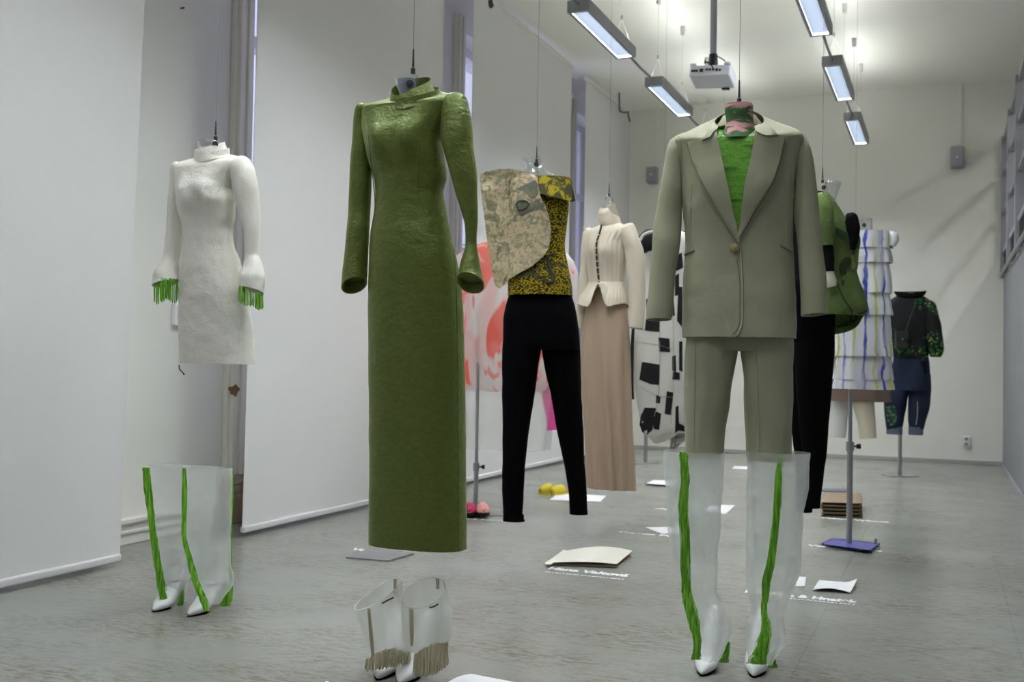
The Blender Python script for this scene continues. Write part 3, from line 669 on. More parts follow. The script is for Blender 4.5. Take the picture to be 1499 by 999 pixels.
jk = thing('suit_jacket', 'beige khaki single button suit jacket with wide peaked lapels', 'jacket', A.P)
jb = loft('jacket_body', A, [(178, 1046, 1118, .75, 2), (184, 1022, 1140, .55, 2.2), (189, 1006, 1158, .48, 2.4), (196, 989, 1172, .44, 2.6), (203, 985.5, 1176.5, .44, 2.6), (225, 990, 1172, .48, 2.4), (260, 996, 1165, .52, 2.3), (300, 999, 1161, .54, 2.3), (347, 1002, 1160, .54, 2.3), (390, 1001, 1163, .54, 2.4), (440, 999, 1165, .58, 2.5), (495, 998, 1166, .60, 2.6)], M_khaki, jk, 5, 96, (270, 36, .06), None, (.004, (8, 8, 7)), 0, False, .03, 8, drop=(.05, 34))
BJ = bvh_of(jb)
# the V opening: turtleneck seen between the lapels
patch('neck_opening', [(1062, 190), (1051, 191), (1047, 205), (1062, 270), (1079, 340), (1093, 270), (1109, 205), (1107, 190), (1101, 190), (1082, 192)], BJ, M_turtle, top_, .0035, .003, 7, A)
lpb = lambda x, y: .004 + .003 * math.sin(y * .05)
la = patch('lapel', [(1049, 196), (1032, 203), (1026, 209), (1016, 207), (1007.5, 209), (1013, 228), (1020, 245), (1033, 275), (1046, 301), (1064, 330), (1082, 357), (1083, 350), (1078, 332), (1066, 275), (1056, 228)], BJ, M_khaki, jk, .016, .009, 5, A, lpb)
lb = patch('lapel', [(1105, 196), (1122, 199), (1139, 199), (1143, 200), (1148, 201.5), (1141, 232), (1133, 256), (1120, 283), (1106, 306), (1094, 328), (1083, 346), (1081, 340), (1084, 315), (1091, 267), (1099, 232)], BJ, M_khaki, jk, .016, .009, 5, A, lpb)
patch('jacket_collar', [(1059, 171), (1053, 176), (1043, 186), (1036, 198), (1029, 207), (1041, 202), (1049, 196), (1055, 184), (1062, 177)], BJ, M_khaki, jk, .024, .010, 5, A)
patch('jacket_collar', [(1103, 171), (1108, 178), (1117, 186), (1128, 193), (1138, 199), (1122, 200), (1106, 197), (1104, 186)], BJ, M_khaki, jk, .024, .010, 5, A)
loft('collar_stand', A, [(170, 1058, 1106, .95, 2), (178, 1053, 1112, .95, 2), (188, 1046, 1120, .8, 2)], M_khaki, jk, 3, 48, None, None, None, -.035, False, 0, 4)
for pth in ([(1011, 211), (1022, 245), (1035, 273), (1048, 299), (1066, 328), (1081, 352)], [(1145, 204), (1131, 255), (1118, 281), (1104, 304), (1085, 342)]):
    seam('lapel_stitching', pth, BJ, mat('khaki_thread_and_shade', (.20, .185, .12), .7), jk, .0011, A, 6, .0245)
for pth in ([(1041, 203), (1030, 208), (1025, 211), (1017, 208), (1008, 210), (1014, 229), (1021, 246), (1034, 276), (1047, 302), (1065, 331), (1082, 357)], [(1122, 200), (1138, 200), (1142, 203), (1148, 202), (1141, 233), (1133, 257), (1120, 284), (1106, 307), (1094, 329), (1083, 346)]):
    seam('lapel_edge_shade', pth, BJ, MATS['khaki_thread_and_shade'], jk, .0022, A, 5, .010)  # thin dark line: shade under the lapel edges put in as colour
seam('front_edge', [(1082, 350), (1085, 375), (1087, 420), (1087, 465), (1083, 485), (1075, 495)], BJ, M_khaki, jk, .0032, A, 8, .002)
seam('front_stitching', [(1079, 380), (1083, 420), (1083, 465), (1079, 482), (1072, 490)], BJ, MATS['khaki_thread_and_shade'], jk, .001, A, 8, .001)
l, nn = hit(BJ, 1075.5, 364, A); bt = MB().tube([l + nn * .004, l + nn * .011, l + nn * .014], [.0135, .0145, .011], 20).build('button', mat('horn_button', (.28, .22, .10), .35, None, (40, (.36, .29, .14), .4, .6)), jk, True)
for pth in ([(1003, 373), (1009, 369), (1017, 366)], [(1142, 358), (1150, 363), (1159, 367)]):
    seam('pocket_welt', pth, BJ, M_khaki, jk, .004, A, 6, .001)
    seam('pocket_slit', [(x, y + 2.2) for x, y in pth], BJ, M_khakidark, jk, .0012, A, 6, .002)
for pth in ([(1013, 270), (1011, 320), (1012, 365)], [(1150, 270), (1152, 310), (1151, 355)]): seam('dart_seam', pth, BJ, M_khaki, jk, .0012, A, 6, .0003)
sleeve('sleeve', A, [(992, 202, 8, .0), (990, 208, 20, .0), (986, 225, 25, .01), (983, 260, 32, .01), (980, 310, 38, .01), (974, 360, 40, .02), (968, 420, 39, .03), (965, 468, 37, .04)], M_khaki, jk, 32, .95, .07, (.006, (12, 12, 9)), 9, tilt=.05)
sleeve('sleeve', A, [(1170, 197, 8, .0), (1171, 203, 19, .0), (1174, 220, 25, .01), (1177, 260, 31, .01), (1181, 310, 35, .01), (1186, 360, 36, .02), (1190, 410, 37, .03), (1192, 461, 38, .04)], M_khaki, jk, 32, .95, .07, (.006, (12, 12, 9)), 10, tilt=.05)
for pth in ([(994, 200), (997, 215), (998, 240), (1000, 280)], [(1167, 197), (1163, 220), (1161, 250), (1160, 290)]): seam('armhole_seam', pth, BJ, M_khaki, jk, .0018, A, 6, .001)

tr = thing('trousers', 'beige khaki suit trousers hanging below the jacket into tall boots', 'trousers', A.P)
loft('waist', A, [(440, 1010, 1156, .46, 2.4), (500, 1006, 1159, .48, 2.5), (514, 1005, 1160, .48, 2.5)], M_khaki, tr, 8, 60, None, None, (.003, (8, 8, 8)), -.01, True, 0, 11, cap_bot=True)
TLo = loft('trouser_leg', A, [(480, 1005, 1084, .8, 2.3), (520, 1003, 1080, .9, 2.3), (560, 1003, 1072, .95, 2.3), (640, 1003, 1061, .95, 2.2), (672, 1003, 1060, .95, 2.2)], M_khaki, tr, 8, 48, None, (2, 0, .02, 0), (.008, (11, 11, 4)), 0, True, .03, 12)
TRo = loft('trouser_leg', A, [(480, 1080, 1160, .8, 2.3), (520, 1083, 1161, .9, 2.3), (560, 1087, 1161, .95, 2.3), (640, 1091, 1161, .95, 2.2), (674, 1093, 1162, .95, 2.2)], M_khaki, tr, 8, 48, None, (2, 0, .02, 2), (.008, (11, 11, 4)), 0, True, .03, 13)
for o, pth in ((TLo, [(1018, 500), (1017, 560), (1016, 650)]), (TRo, [(1107, 520), (1109, 560), (1112, 655)])): seam('pressed_crease', pth, bvh_of(o), M_khaki, tr, .002, A, 6, .0005)

# ---- 4. brocade one-shoulder top and black trousers -------------------------------------------------
A = Ax(790, 4.9, 16)
M_knit = mat('mustard_jacquard', (.30, .22, .02), .85, spec=.1)
g = NT(M_knit); v = g.coords((1, 1, 1.5)); vo = g.n('TexVoronoi'); vo.inputs['Scale'].default_value = 105; g.l(v, vo.inputs['Vector'])
n1 = g.noise(g.coords((1, 1, 1)), 9, 3, .5, 1.2)
dots = g.ramp(vo.outputs['Distance'], [(.40, (.40, .29, .015)), (.58, (.035, .033, .008))]).outputs[0]
g.l(g.mix(g.ramp(n1, [(.60, (0, 0, 0)), (.63, (.75, .75, .75))]).outputs[0], dots, (.04, .042, .028)), g.b.inputs['Base Color']); g.bump(vo.outputs['Distance'], .6, .003)
M_knit2 = mat('mustard_fold_jacquard', (.30, .22, .02), .85, spec=.1)
g = NT(M_knit2); n1 = g.noise(g.coords((1, 1, 1)), 22, 4, .6, .6); vo = g.n('TexVoronoi'); vo.inputs['Scale'].default_value = 150; g.l(g.coords(), vo.inputs['Vector'])
g.l(g.ramp(g.math('ADD', n1, g.math('MULTIPLY', vo.outputs['Distance'], .15)), [(.52, (.42, .33, .02)), (.58, (.085, .085, .04))]).outputs[0], g.b.inputs['Base Color']); g.bump(vo.outputs['Distance'], .5, .002)
M_broc = mat('gold_brocade', (.42, .34, .21), .42, spec=.5)
g = NT(M_broc); v = g.coords(); n1 = g.noise(v, 17, 5, .6, 1.6); n2 = g.noise(v, 60, 4, .6); n3 = g.noise(v, 5, 2)
c = g.mix(g.ramp(n1, [(.50, (0, 0, 0)), (.56, (.8, .8, .8))]).outputs[0], (.62, .51, .32), (.24, .25, .15))
c = g.mix(g.ramp(n3, [(.55, (0, 0, 0)), (.72, (.45, .45, .45))]).outputs[0], c, (.64, .46, .31))
g.l(g.mix(g.ramp(n2, [(.5, (0, 0, 0)), (.66, (.6, .6, .6))]).outputs[0], c, (.17, .14, .07)), g.b.inputs['Base Color']); g.bump(g.math('ADD', n1, g.math('MULTIPLY', n2, .5)), 1.0, .006)
tp = thing('brocade_top', 'gold brocade one shoulder top over mustard yellow and black knit bodice', 'top', A.P)
kb = loft('knit_bodice', A, [(262, 748, 834, .5, 2.3), (275, 747, 833, .58, 2.3), (300, 747, 833, .66, 2.2), (335, 747, 829, .66, 2.2), (362, 747, 826.5, .64, 2.2), (388, 746, 831, .64, 2.3), (410, 744, 836, .70, 2.3), (433, 744, 839, .72, 2.3)], M_knit, tp, 3.5, 80, (300, 22, .14), None, (.004, (12, 12, 10)), 0, False, .03, 14)
kbv = bvh_of(kb)
bc = patch('brocade_panel', [(702, 256), (712, 251), (728, 248), (747, 247), (762, 250), (775, 253), (788, 262), (789, 272), (792, 287), (798, 300), (803, 315), (806, 335), (805, 352), (801, 367), (795, 377), (780, 390), (764, 399), (748, 410), (738, 417), (730, 423), (725, 418), (723, 411), (719, 388), (714, 360), (709, 320), (705, 290)], kbv, M_broc, tp, .022, .008, 5, A, lambda x, y: .05 * max(0, min(1, (745 - x) / 45)) * (1 if y > 270 else .6) + .006 * math.sin(x * .12) + .02 * max(0, (290 - y) / 45))
bbv = bvh_of(bc)
M_inlay = mat('grey_green_inlay', (.16, .17, .13), .6, (90, .6, .002), (30, (.27, .24, .15), .5, .7))
patch('applique', [(767, 272), (776, 267), (784, 264), (788, 272), (790, 282), (780, 290), (772, 285), (768, 280), (756, 277)], bbv, M_inlay, tp, .004, .004, 4, A)
patch('applique', [(756, 300), (766, 294), (778, 298), (786, 292), (797, 291), (799, 303), (790, 306), (778, 308), (768, 313), (760, 315), (757, 308)], bbv, M_inlay, tp, .004, .004, 4, A)
seam('applique_outline', [(756, 300), (760, 295), (768, 294), (774, 299), (768, 306), (760, 308), (757, 302)], bbv, mat('dark_braid', (.06, .06, .045), .7), tp, .003, A, 5, .005)
patch('fold_collar', [(781, 256), (800, 258), (820, 261), (836, 264), (838, 275), (842.5, 294), (838, 296), (826, 294), (812, 291), (800, 288), (792, 285), (789, 272)], kbv, M_knit2, tp, .022, .010, 4, A, lambda x, y: .012 * max(0, (y - 262) / 30) + .012 * max(0, (x - 826) / 14))
seam('monogram', [(812, 372), (805, 374), (802, 383), (806, 396), (811, 404), (808, 413), (800, 414), (795, 404)], kbv, mat('dark_monogram', (.05, .05, .03), .8), tp, .007, A, 6, .0)
seam('monogram', [(803, 374), (797, 384), (801, 396), (807, 402), (808, 408)], kbv, MATS['dark_monogram'], tp, .005, A, 6, .0)
bf = bust_form(A, [(231, 764, 794, .85, 2.4), (233, 764, 794, .85, 2.4), (242, 767, 794, .85, 2.2), (250, 768, 800, .8, 2.2), (256, 764, 809, .7, 2.2), (261, 758, 822, .6, 2.2), (268, 752, 829, .55, 2.3), (285, 754, 829, .55, 2.3)], 'clear plastic bust with bare neck in the brocade top', None, (785, 241))
w = A.pt(785.6, 238, .0); hang_wire(w, w.z, 'steel wire running up from the bare clear neck of the brocade top')
M_blk = mat('black_suiting', (.0016, .0016, .0022), .85, (300, .2, .0006), None, 0, .06)
tr = thing('trousers', 'black narrow trousers hanging below the brocade and mustard top', 'trousers', A.P)
loft('waist', A, [(418, 750, 832, .5, 2.4), (432, 745, 837, .54, 2.4), (470, 736.5, 846, .6, 2.4), (503, 736, 848, .6, 2.4), (512, 737, 848, .58, 2.4)], M_blk, tr, 6, 60, None, None, (.003, (8, 8, 8)), 0, True, 0, 15, cap_bot=True)
for k, rows in enumerate(([(482, 737, 796, .8, 2.3), (505, 736, 793, .88, 2.3), (540, 735.5, 787, .95, 2.3), (591, 735.5, 781, .95, 2.3), (672, 735.5, 769, .95, 2.2), (735, 735.5, 766, .95, 2.2), (752, 735.5, 765.5, .95, 2.2), (763, 735.5, 768.5, .95, 2.2)], [(482, 786, 847, .8, 2.3), (505, 791, 849, .88, 2.3), (540, 798, 850, .95, 2.3), (573, 805, 851, .95, 2.3), (627, 814, 853, .95, 2.2), (690, 827, 857, .95, 2.2), (730, 833, 859, .95, 2.2), (753, 834, 861, .95, 2.2)])):
    lg = loft('trouser_leg', A, rows, M_blk, tr, 8, 40, None, (2, 0, .015, k), (.005, (11, 11, 5)), 0, True, .03, 16 + k)
    seam('pressed_crease', [(762, 500), (757, 600), (752, 740)] if k == 0 else [(820, 500), (830, 600), (846, 740)], bvh_of(lg), M_blk, tr, .002, A, 6, .0005)

# ---- 5. cream corset jacket and long skirt -----------------------------------------------------------
A = Ax(888, 6.0, 26)
M_ecru = mat('cream_satin', (.66, .58, .46), .45, (160, .3, .0008), None, .15, .45)
jk = thing('corset_jacket', 'cream boned corset jacket with stand collar, long sleeves and split peplum', 'jacket', A.P)
def bones(rings, th):
    for j, r in enumerate(rings):
        c = sum(r, Vector()) / len(r); k = min(1, j / 6)
        for i, p in enumerate(r):
            a = (th[i] - math.pi / 2); w = max(0, math.sin(th[i]))
            d = p - c; r[i] = c + d * (1 + .032 * w * k * math.cos(24 * a))
cb = loft('corset_body', A, [(327, 884, 908, .8, 2), (331, 874, 916, .6, 2.2), (335, 865, 922, .5, 2.3), (341, 859, 924, .5, 2.4), (355, 857, 918, .56, 2.3), (372, 858, 918, .66, 2.2), (394, 860, 916, .64, 2.2), (410, 861.5, 914.5, .62, 2.2), (420, 861, 914.5, .62, 2.2), (428, 858, 917, .62, 2.2)], M_ecru, jk, 2, 180, (365, 18, .12), None, (.002, (12, 12, 10)), 0, True, .02, 18, zmod=bones)
cbv = bvh_of(cb)
def pep(rings, th):
    n = len(rings); zt = rings[0][0].z
    for j, r in enumerate(rings):
        c = sum(r, Vector()) / len(r)
        for i, p in enumerate(r):
            a = (th[i] - math.pi / 2 + .12); a = (a + math.pi) % (2 * math.pi) - math.pi
            gk = 1 - .9 * math.exp(-(a / .20) ** 2); d = p - c
            r[i] = c + d * (1 + .012 * math.cos(34 * a)); r[i].z = zt + (p.z - zt) * gk * (1 + .10 * math.cos(2.6 * a))
pp = loft('peplum', A, [(414, 861, 915, .62, 2.2), (424, 857, 917, .66, 2.2), (436, 850, 919.5, .72, 2.2), (449, 845, 921, .75, 2.2)], M_ecru, jk, 1.5, 180, None, None, (.001, (9, 9, 9)), .004, False, .015, 19, zmod=pep)
loft('stand_collar', A, [(302, 879, 901, .8, 2), (312, 875, 903, .85, 2), (322, 875, 907, .85, 2), (332, 877, 911, .8, 2)], M_ecru, jk, 2, 48, None, (3, .02, 0, .6), (.003, (20, 20, 20)), .0, False, 0, 20, zmod=lambda rings, th: [[setattr(p, 'z', p.z + (.022 * math.cos(a + .9) + .016 * math.exp(-((a - 2.4) / .5) ** 2)) * (1 - j / len(rings))) for p, a in zip(r, th)] for j, r in enumerate(rings)])
patch('collar_tip', [(887, 300), (901, 298), (902, 304), (907, 318), (896, 312)], bvh_of(cb), M_ecru, jk, .05, .004, 4, A)
seam('front_opening', [(881, 330), (877, 345), (873, 358), (873.5, 375), (875, 395), (878, 415), (882, 430)], cbv, mat('dark_brown_gap', (.05, .025, .018), .8), jk, .0055, A, 8, .002)
for k in range(9):
    y = 345 + k * 9.4; x = pchip([330, 345, 358, 375, 395, 415, 430], [881, 877, 873, 873.5, 875, 878, 882], y)
    l, nn = hit(cbv, float(x), y, A); MB().tube([l + nn * .006 - A.L * .012, l + nn * .011, l + nn * .006 + A.L * .012], .003, 6).build('hook_closure', M_ecru, jk, True)
sleeve('sleeve', A, [(864, 334, 5, -.06), (862, 340, 15, -.06), (859, 360, 17, -.06), (857, 395, 17, -.06), (853, 440, 17, -.05), (848.5, 480, 14, -.04)], M_ecru, jk, 28, .95, .05, (.006, (12, 12, 9)), 21, tilt=.1)
sleeve('sleeve', A, [(915, 329, 6, .06), (917, 333, 22, .06), (922, 350, 25, .07), (929, 375, 27, .08), (932, 405, 26, .09), (933, 440, 23, .10), (931, 481, 22, .11)], M_ecru, jk, 28, .95, .05, (.007, (12, 12, 9)), 22, tilt=-.12)
h = A.pt(891.5, 292); hk = thing('coat_hanger', 'chrome hanger hook above the cream jacket collar', 'hanger', (h.x, h.y, h.z - .06))
MB().tube([h + A.L * (.021 * math.cos(t)) + Vector((0, 0, .021 * math.sin(t))) for t in [(-1.4 + i * .32) for i in range(16)]] , .003, 8).build('hook', mat('chrome', (.6, .6, .62), .15, metal=1), hk, True)
MB().tube([h + Vector((0, 0, -.021)), h + Vector((0, 0, -.075))], .003, 8).build('stem', MATS['chrome'], hk, True)
MB().tube(smooth_path([h - A.U * .06 + Vector((0, 0, -.14)), h + Vector((0, 0, -.075)), h + A.U * .06 + Vector((0, 0, -.14))]), .008, 8).build('shoulder_bar', MATS['chrome'], hk, True)
w = h + Vector((0, 0, .018)); hang_wire(w, w.z, 'steel wire holding the hanger of the cream jacket')
M_sand = mat('sand_skirt_cloth', (.47, .345, .25), .7, (120, .3, .001), None, .2, .25)
sk = thing('skirt', 'long sand coloured pleated skirt below the cream corset jacket', 'skirt', A.P)
loft('skirt_body', A, [(425, 863, 914, .62, 2.2), (445, 858, 917, .64, 2.2), (480, 852, 920.5, .66, 2.2), (520, 850, 923, .68, 2.2), (582, 852, 926, .68, 2.2), (645, 856, 928, .68, 2.2), (716, 858.5, 931, .68, 2.2)], M_sand, sk, 6, 140, None, (9, .015, .12, .4), (.006, (9, 9, 3)), -.005, True, .03, 23)

# ---- 6. black and white patchwork coat ----------------------------------------------------------------
A = Ax(972, 6.8, 20)
M_off = mat('off_white_canvas', (.66, .66, .60), .8, (140, .3, .001))
M_blackpatch = mat('black_patch_cloth', (.012, .012, .014), .8, (140, .3, .001))
ct = thing('patchwork_coat', 'black and white patchwork coat behind the left sleeve of the beige jacket', 'coat', A.P)
cb = loft('coat_body', A, [(340, 962, 1000, .6, 2.2), (346, 952, 1008, .55, 2.3), (355, 944, 1012, .55, 2.3), (380, 944, 1014, .6, 2.3), (420, 939, 1014, .6, 2.3), (470, 930, 1013, .62, 2.3), (520, 927, 1013, .62, 2.3), (560, 928, 1012, .62, 2.3), (600, 935, 1010, .62, 2.3), (628, 940, 1008, .62, 2.3), (641, 952, 1004, .6, 2.3)], M_off, ct, 5, 90, None, (4, .0, .03, .3), (.008, (8, 8, 5)), 0, True, .03, 24, zmod=lambda rings, th: [[setattr(p, 'z', p.z + .04 * (j / len(rings)) ** 3 * math.sin(th[i] * 2 + .6)) for i, p in enumerate(r)] for j, r in enumerate(rings)])
cbv = bvh_of(cb)
for poly in ([(946, 466), (966, 462), (966, 486), (944, 484)], [(964, 494), (980, 496), (981, 516), (965, 515)], [(940, 530), (966, 534), (965, 564), (953, 563), (936, 556)], [(944, 597), (961, 598), (955, 630), (948, 637), (940, 633), (936, 622), (938, 610)], [(976, 573), (986, 575), (982, 608), (973, 606)], [(985, 544), (995, 546), (995, 556), (984, 556)], [(984, 522), (989, 520), (990, 545), (984, 543)], [(961, 578), (967, 582), (966, 591), (960, 590)], [(989, 596), (993, 594), (994, 630), (988, 634)], [(993, 420), (999, 420), (999, 480), (991, 470)], [(988, 405), (994, 400), (994, 432), (988, 434)], [(980, 380), (998, 370), (1000, 392), (984, 400)], [(994, 620), (1002, 624), (1002, 632), (993, 630)], [(994, 500), (999, 500), (999, 545), (994, 542)], [(946, 438), (962, 436), (964, 460), (947, 464)], [(976, 440), (986, 436), (988, 462), (978, 466)], [(955, 600), (968, 606), (965, 630), (957, 628)]):
    patch('black_patch', poly, cbv, M_blackpatch, ct, .003, .003, 5, A)
for pth in ([(929, 500), (945, 502), (966, 506), (985, 512)], [(936, 566), (950, 574), (964, 580), (985, 582)], [(966, 462), (966, 520), (965, 570), (958, 610)], [(984, 440), (986, 500), (986, 560), (982, 620)]): seam('patch_seam', pth, cbv, mat('grey_seam', (.45, .45, .42), .8), ct, .0025, A, 6, .001)
s = sleeve('sleeve_cap', A, [(960, 338, 6, .08), (953, 344, 22, .10), (946, 355, 28, .12), (941, 364, 24, .13), (940, 370, 12, .13)], M_blackpatch, ct, 28, .9, 0, None, 25, True, True)
MB().tube(smooth_path([A.pt(937, 352, .2), A.pt(941, 345, .2), A.pt(948, 341, .2), (A.pt(958, 339, .2)), A.pt(964, 341, .2)]), .009, 8).build('white_piping', M_off, ct, True)
sleeve('side_strap', A, [(927, 480, 4, .05), (925, 520, 6, .05), (924, 560, 7, .05), (926, 585, 5, .05)], M_blackpatch, ct, 12, .6, 0, None, 26, True, True)
w = A.pt(972, 338); hang_wire(w, w.z, 'thin steel wire to the patchwork coat, left of the beige jacket', .0008)

fr = thing('folding_stand', 'thin steel folding legs under the black and white patchwork coat', 'stand', on_z(985, 690))
for a_, b_ in (((984, 641), (979, 690)), ((987, 641), (991, 688)), ((980, 662), (996, 648))):
    MB().tube([A.pt(*a_, -.05), A.pt(*b_, -.05)], .009, 8).build('leg', M_steel, fr, True)
n_ = on_X(265, 12, XL); nl = thing('nail', 'small dark nail high on the left pier above the white dress', 'nail', (XL, n_.y, n_.z)); MB().tube([(XL, n_.y, n_.z), (XL + .02, n_.y, n_.z)], .006, 8).build('nail_head', M_darksteel, nl, True)

# ================================================================== BOOTS
M_organza = sheer('white_organza', (.90, .92, .90), .29, .4)
M_organza2 = sheer('milky_organza', (.88, .90, .85), .46, .4)
M_sole = mat('boot_sole', (.30, .28, .25), .6)
def pump(parent, toe, heel, ln, hh=.085, m=None, w=.078, shaft=.12, name='shoe'):
    """pointed high-heeled shoe whose sole runs from toe to heel (floor points); returns its axis frame"""
    d = (heel - toe); d.z = 0; d.normalize(); s = Vector((-d.y, d.x, 0)); m = m or M_leather
    prof = [(0, .003, .006, .014), (.03, .010, .004, .018), (.08, .019, .003, .025), (.16, .030, .003, .033), (.28, .042, .003, .044), (.40, .045, .006, .066), (.52, .041, .020, .098), (.64, .036, .040, .122), (.76, .034, .060, .148), (.88, .032, .075, .172), (.97, .025, .082, .178), (1.0, .014, .086, .172)]
    A = np.array(prof); q = np.linspace(0, 1, 34); cols = [pchip(A[:, 0], A[:, i], q) for i in (1, 2, 3)]
    k = hh / .085; rings = []
    for t, a, zb, zt in zip(q, *cols):
        c = toe + d * (ln * t); zb *= k if t > .45 else 1; r = []
        for i in range(20):
            an = 2 * math.pi * i / 20; cx, sz = math.cos(an), math.sin(an); hz = (zt - zb) / 2
            r.append(c + s * (a * w / .09 * (abs(cx) ** .8) * (1 if cx > 0 else -1)) + Vector((0, 0, (zb + zt) / 2 + hz * sz)))
        rings.append(r)
    sh = MB().rings(rings, True, True).build(name, m, parent, True)
    MB().rings([[p + Vector((0, 0, .0)) for p in [c0 + s * (.75 * a * w / .09 * math.cos(2 * math.pi * i / 14)) + Vector((0, 0, .0005)) + d * (.006 * math.sin(2 * math.pi * i / 14)) for i in range(14)]] for c0, a in ((toe + d * (ln * t), a) for t, a in ((.02, .01), (.15, .034), (.3, .044), (.42, .04)))], True, True).build('sole', M_sole, parent, True)
    hr = []
    for z, r0, dx in ((0, .011, .965), (.03, .013, .955), (.06, .018, .94), (.09 * k, .026, .91)):
        c = toe + d * (ln * dx); hr.append([c + s * (r0 * math.cos(2 * math.pi * i / 14)) + d * (r0 * math.sin(2 * math.pi * i / 14)) + Vector((0, 0, z))for i in range(14)])
    MB().rings(hr, True, True).build('heel', m, parent, True)
    if shaft:
        r2 = []
        for z, t, a, b in ((.10, .74, .038, .058), (.13, .78, .037, .05), (.17, .82, .036, .044), (.17 + shaft, .80, .043, .05)):
            c = toe + d * (ln * t); r2.append([c + s * (a * math.cos(2 * math.pi * i / 20)) + d * (b * math.sin(2 * math.pi * i / 20)) + Vector((0, 0, z * (.9 + .1 * k))) for i in range(20)])
        r2.append([p * 1.0 for p in r2[-1]]); r2[-1] = [p + (sum(r2[-2], Vector()) / 20 - p) * .06 for p in r2[-2]]; r2.append([p + Vector((0, 0, -.06)) for p in r2[-1]])
        MB().rings(r2, False, False).build('ankle', m, parent, True)
    return d, s
def shag(name, ax, path, parent, n=170, m=None, r=.0013, core=True, seed=3):
    """a strip of long fringe lying along a path of (x, y, width px, metres forward)"""
    R = random.Random(seed); A = np.array(path, float); t = np.arange(len(A)); L = len(A) - 1; m = m or M_lime
    f = lambda q: [float(pchip(t, A[:, i], np.array([q]))[0]) for i in range(4)]
    st = thing_part(name, parent)
    b = MB()
    if core:
        rings = []
        for q in np.linspace(0, L, L * 5 + 1):
            x, y, w, fw = f(q); c = ax.pt(x, y, fw); h = w * .42 * ax.px(fw) * (1 + .12 * math.sin(q * 9 + seed))
            rings.append([c + ax.L * (h * math.cos(2 * math.pi * i / 12)) + ax.c * (h * .45 * math.sin(2 * math.pi * i / 12)) for i in range(12)])
        b.rings(rings, True, True)
    for i in range(n):
        q0 = R.uniform(-.1, L - .25); q1 = min(L + .05, q0 + R.uniform(.5, 1.4)); u0 = R.uniform(-.5, .5); u1 = u0 + R.uniform(-.18, .18); pts = []
        for k in range(6):
            q = max(0, min(L, q0 + (q1 - q0) * k / 5)); x, y, w, fw = f(q); u = u0 + (u1 - u0) * k / 5 + .05 * math.sin(k * 2 + i)
            pts.append(ax.pt(x + u * w, y + R.uniform(-.5, .5), fw + math.sqrt(max(.02, .27 - u * u)) * w * .5 * ax.px() * R.uniform(.8, 1.1)))
        b.tube(pts, r, 3, False)
    o = b.build(name, m, parent, True); o['kind'] = 'stuff'; return o
def thing_part(name, parent): return parent
def floor_on(ax, x, y): return on_z(x, y, 0)

# ---- tall white boots below the short dress -----------------------------------------------------------
def tall_boot(x, d, fa, rows, label, toe, heel, ln, hh, strips, group, shoe_w=.078, shaft=.05, inner=None, fold=(3, .0, .03, 0), seed=1):
    ax = Ax(x, d, fa); t = thing('boot', label, 'boot', ax.P, group)
    pump(t, toe, heel, ln, hh, None, shoe_w, shaft)
    loft('organza_shaft', ax, rows, M_organza, t, 4, 72, None, fold, (.006 if inner else .004, (9, 9, 14)), 0, False, 0, seed)
    if inner: loft('organza_cuff', ax, inner, M_organza, t, 5, 56, None, (2, .0, .02, seed), (.004, (10, 10, 7)), 0, False, 0, seed + 20)
    for k, (pth, n) in enumerate(strips): shag('fringe', ax, pth, t, n, seed=seed * 10 + k)
    return t, ax
def toe_heel(x, y, ax, ang, ln):
    """toe on the floor at a pixel; the shoe points ang degrees to the image left of the camera"""
    a = math.radians(ang); v = ax.c * math.cos(a) - ax.L * math.sin(a); p = on_z(x, y, 0); return p, p - v * ln
G = 'tall white organza boots with green fringe'
axq = Ax(247, 4.02); tq, hq = toe_heel(224, 897, axq, 34, .205)
tall_boot(262, 4.08, 40, [(684, 212, 318, .5, 2.2), (720, 214, 316, .5, 2.2), (764, 218, 311, .5, 2.2), (820, 228, 292, .55, 2.2), (845, 234, 280, .6, 2.2), (868, 238, 266, .7, 2.2), (882, 240, 262, .7, 2.2)], 'white organza thigh boot with green fringe, leftmost of all the boots', tq, hq, .205, .085,
          [([(214, 685, 12, .06), (217, 720, 11, .06), (222, 764, 9, .06), (231, 827, 10, .06), (238, 868, 11, .06), (241, 882, 11, .06)], 170), ([(264, 858, 5, .0), (265, 872, 8, .0), (263, 887, 10, .0)], 50)], G, seed=2)
axq = Ax(306, 3.86); tq, hq = toe_heel(275, 904, axq, 37, .225)
tall_boot(304, 3.86, 40, [(684.5, 267, 340, .5, 2.2), (712, 267, 339.5, .5, 2.2), (777, 267, 338, .52, 2.2), (821, 277, 338, .55, 2.2), (845, 284, 342, .6, 2.2), (853, 287, 342, .62, 2.2), (870, 296, 331, .7, 2.2), (884, 300, 322, .7, 2.2)], 'white organza thigh boot with green fringe, second from the left', tq, hq, .225, .09,
          [([(269, 686, 6, .06), (270, 720, 7, .06), (269, 777, 7, .07), (278, 821, 8, .08), (287, 853, 9, .09), (298, 880, 11, .10), (303, 895, 8, .10)], 170), ([(340, 690, 3.5, .0), (339, 740, 4, .0), (337, 790, 4, .0), (337, 835, 4.5, .0), (339, 848, 4, .0)], 80), ([(339, 855, 5, -.02), (334, 870, 12, -.02), (330, 888, 15, -.02)], 90)], G, seed=3)

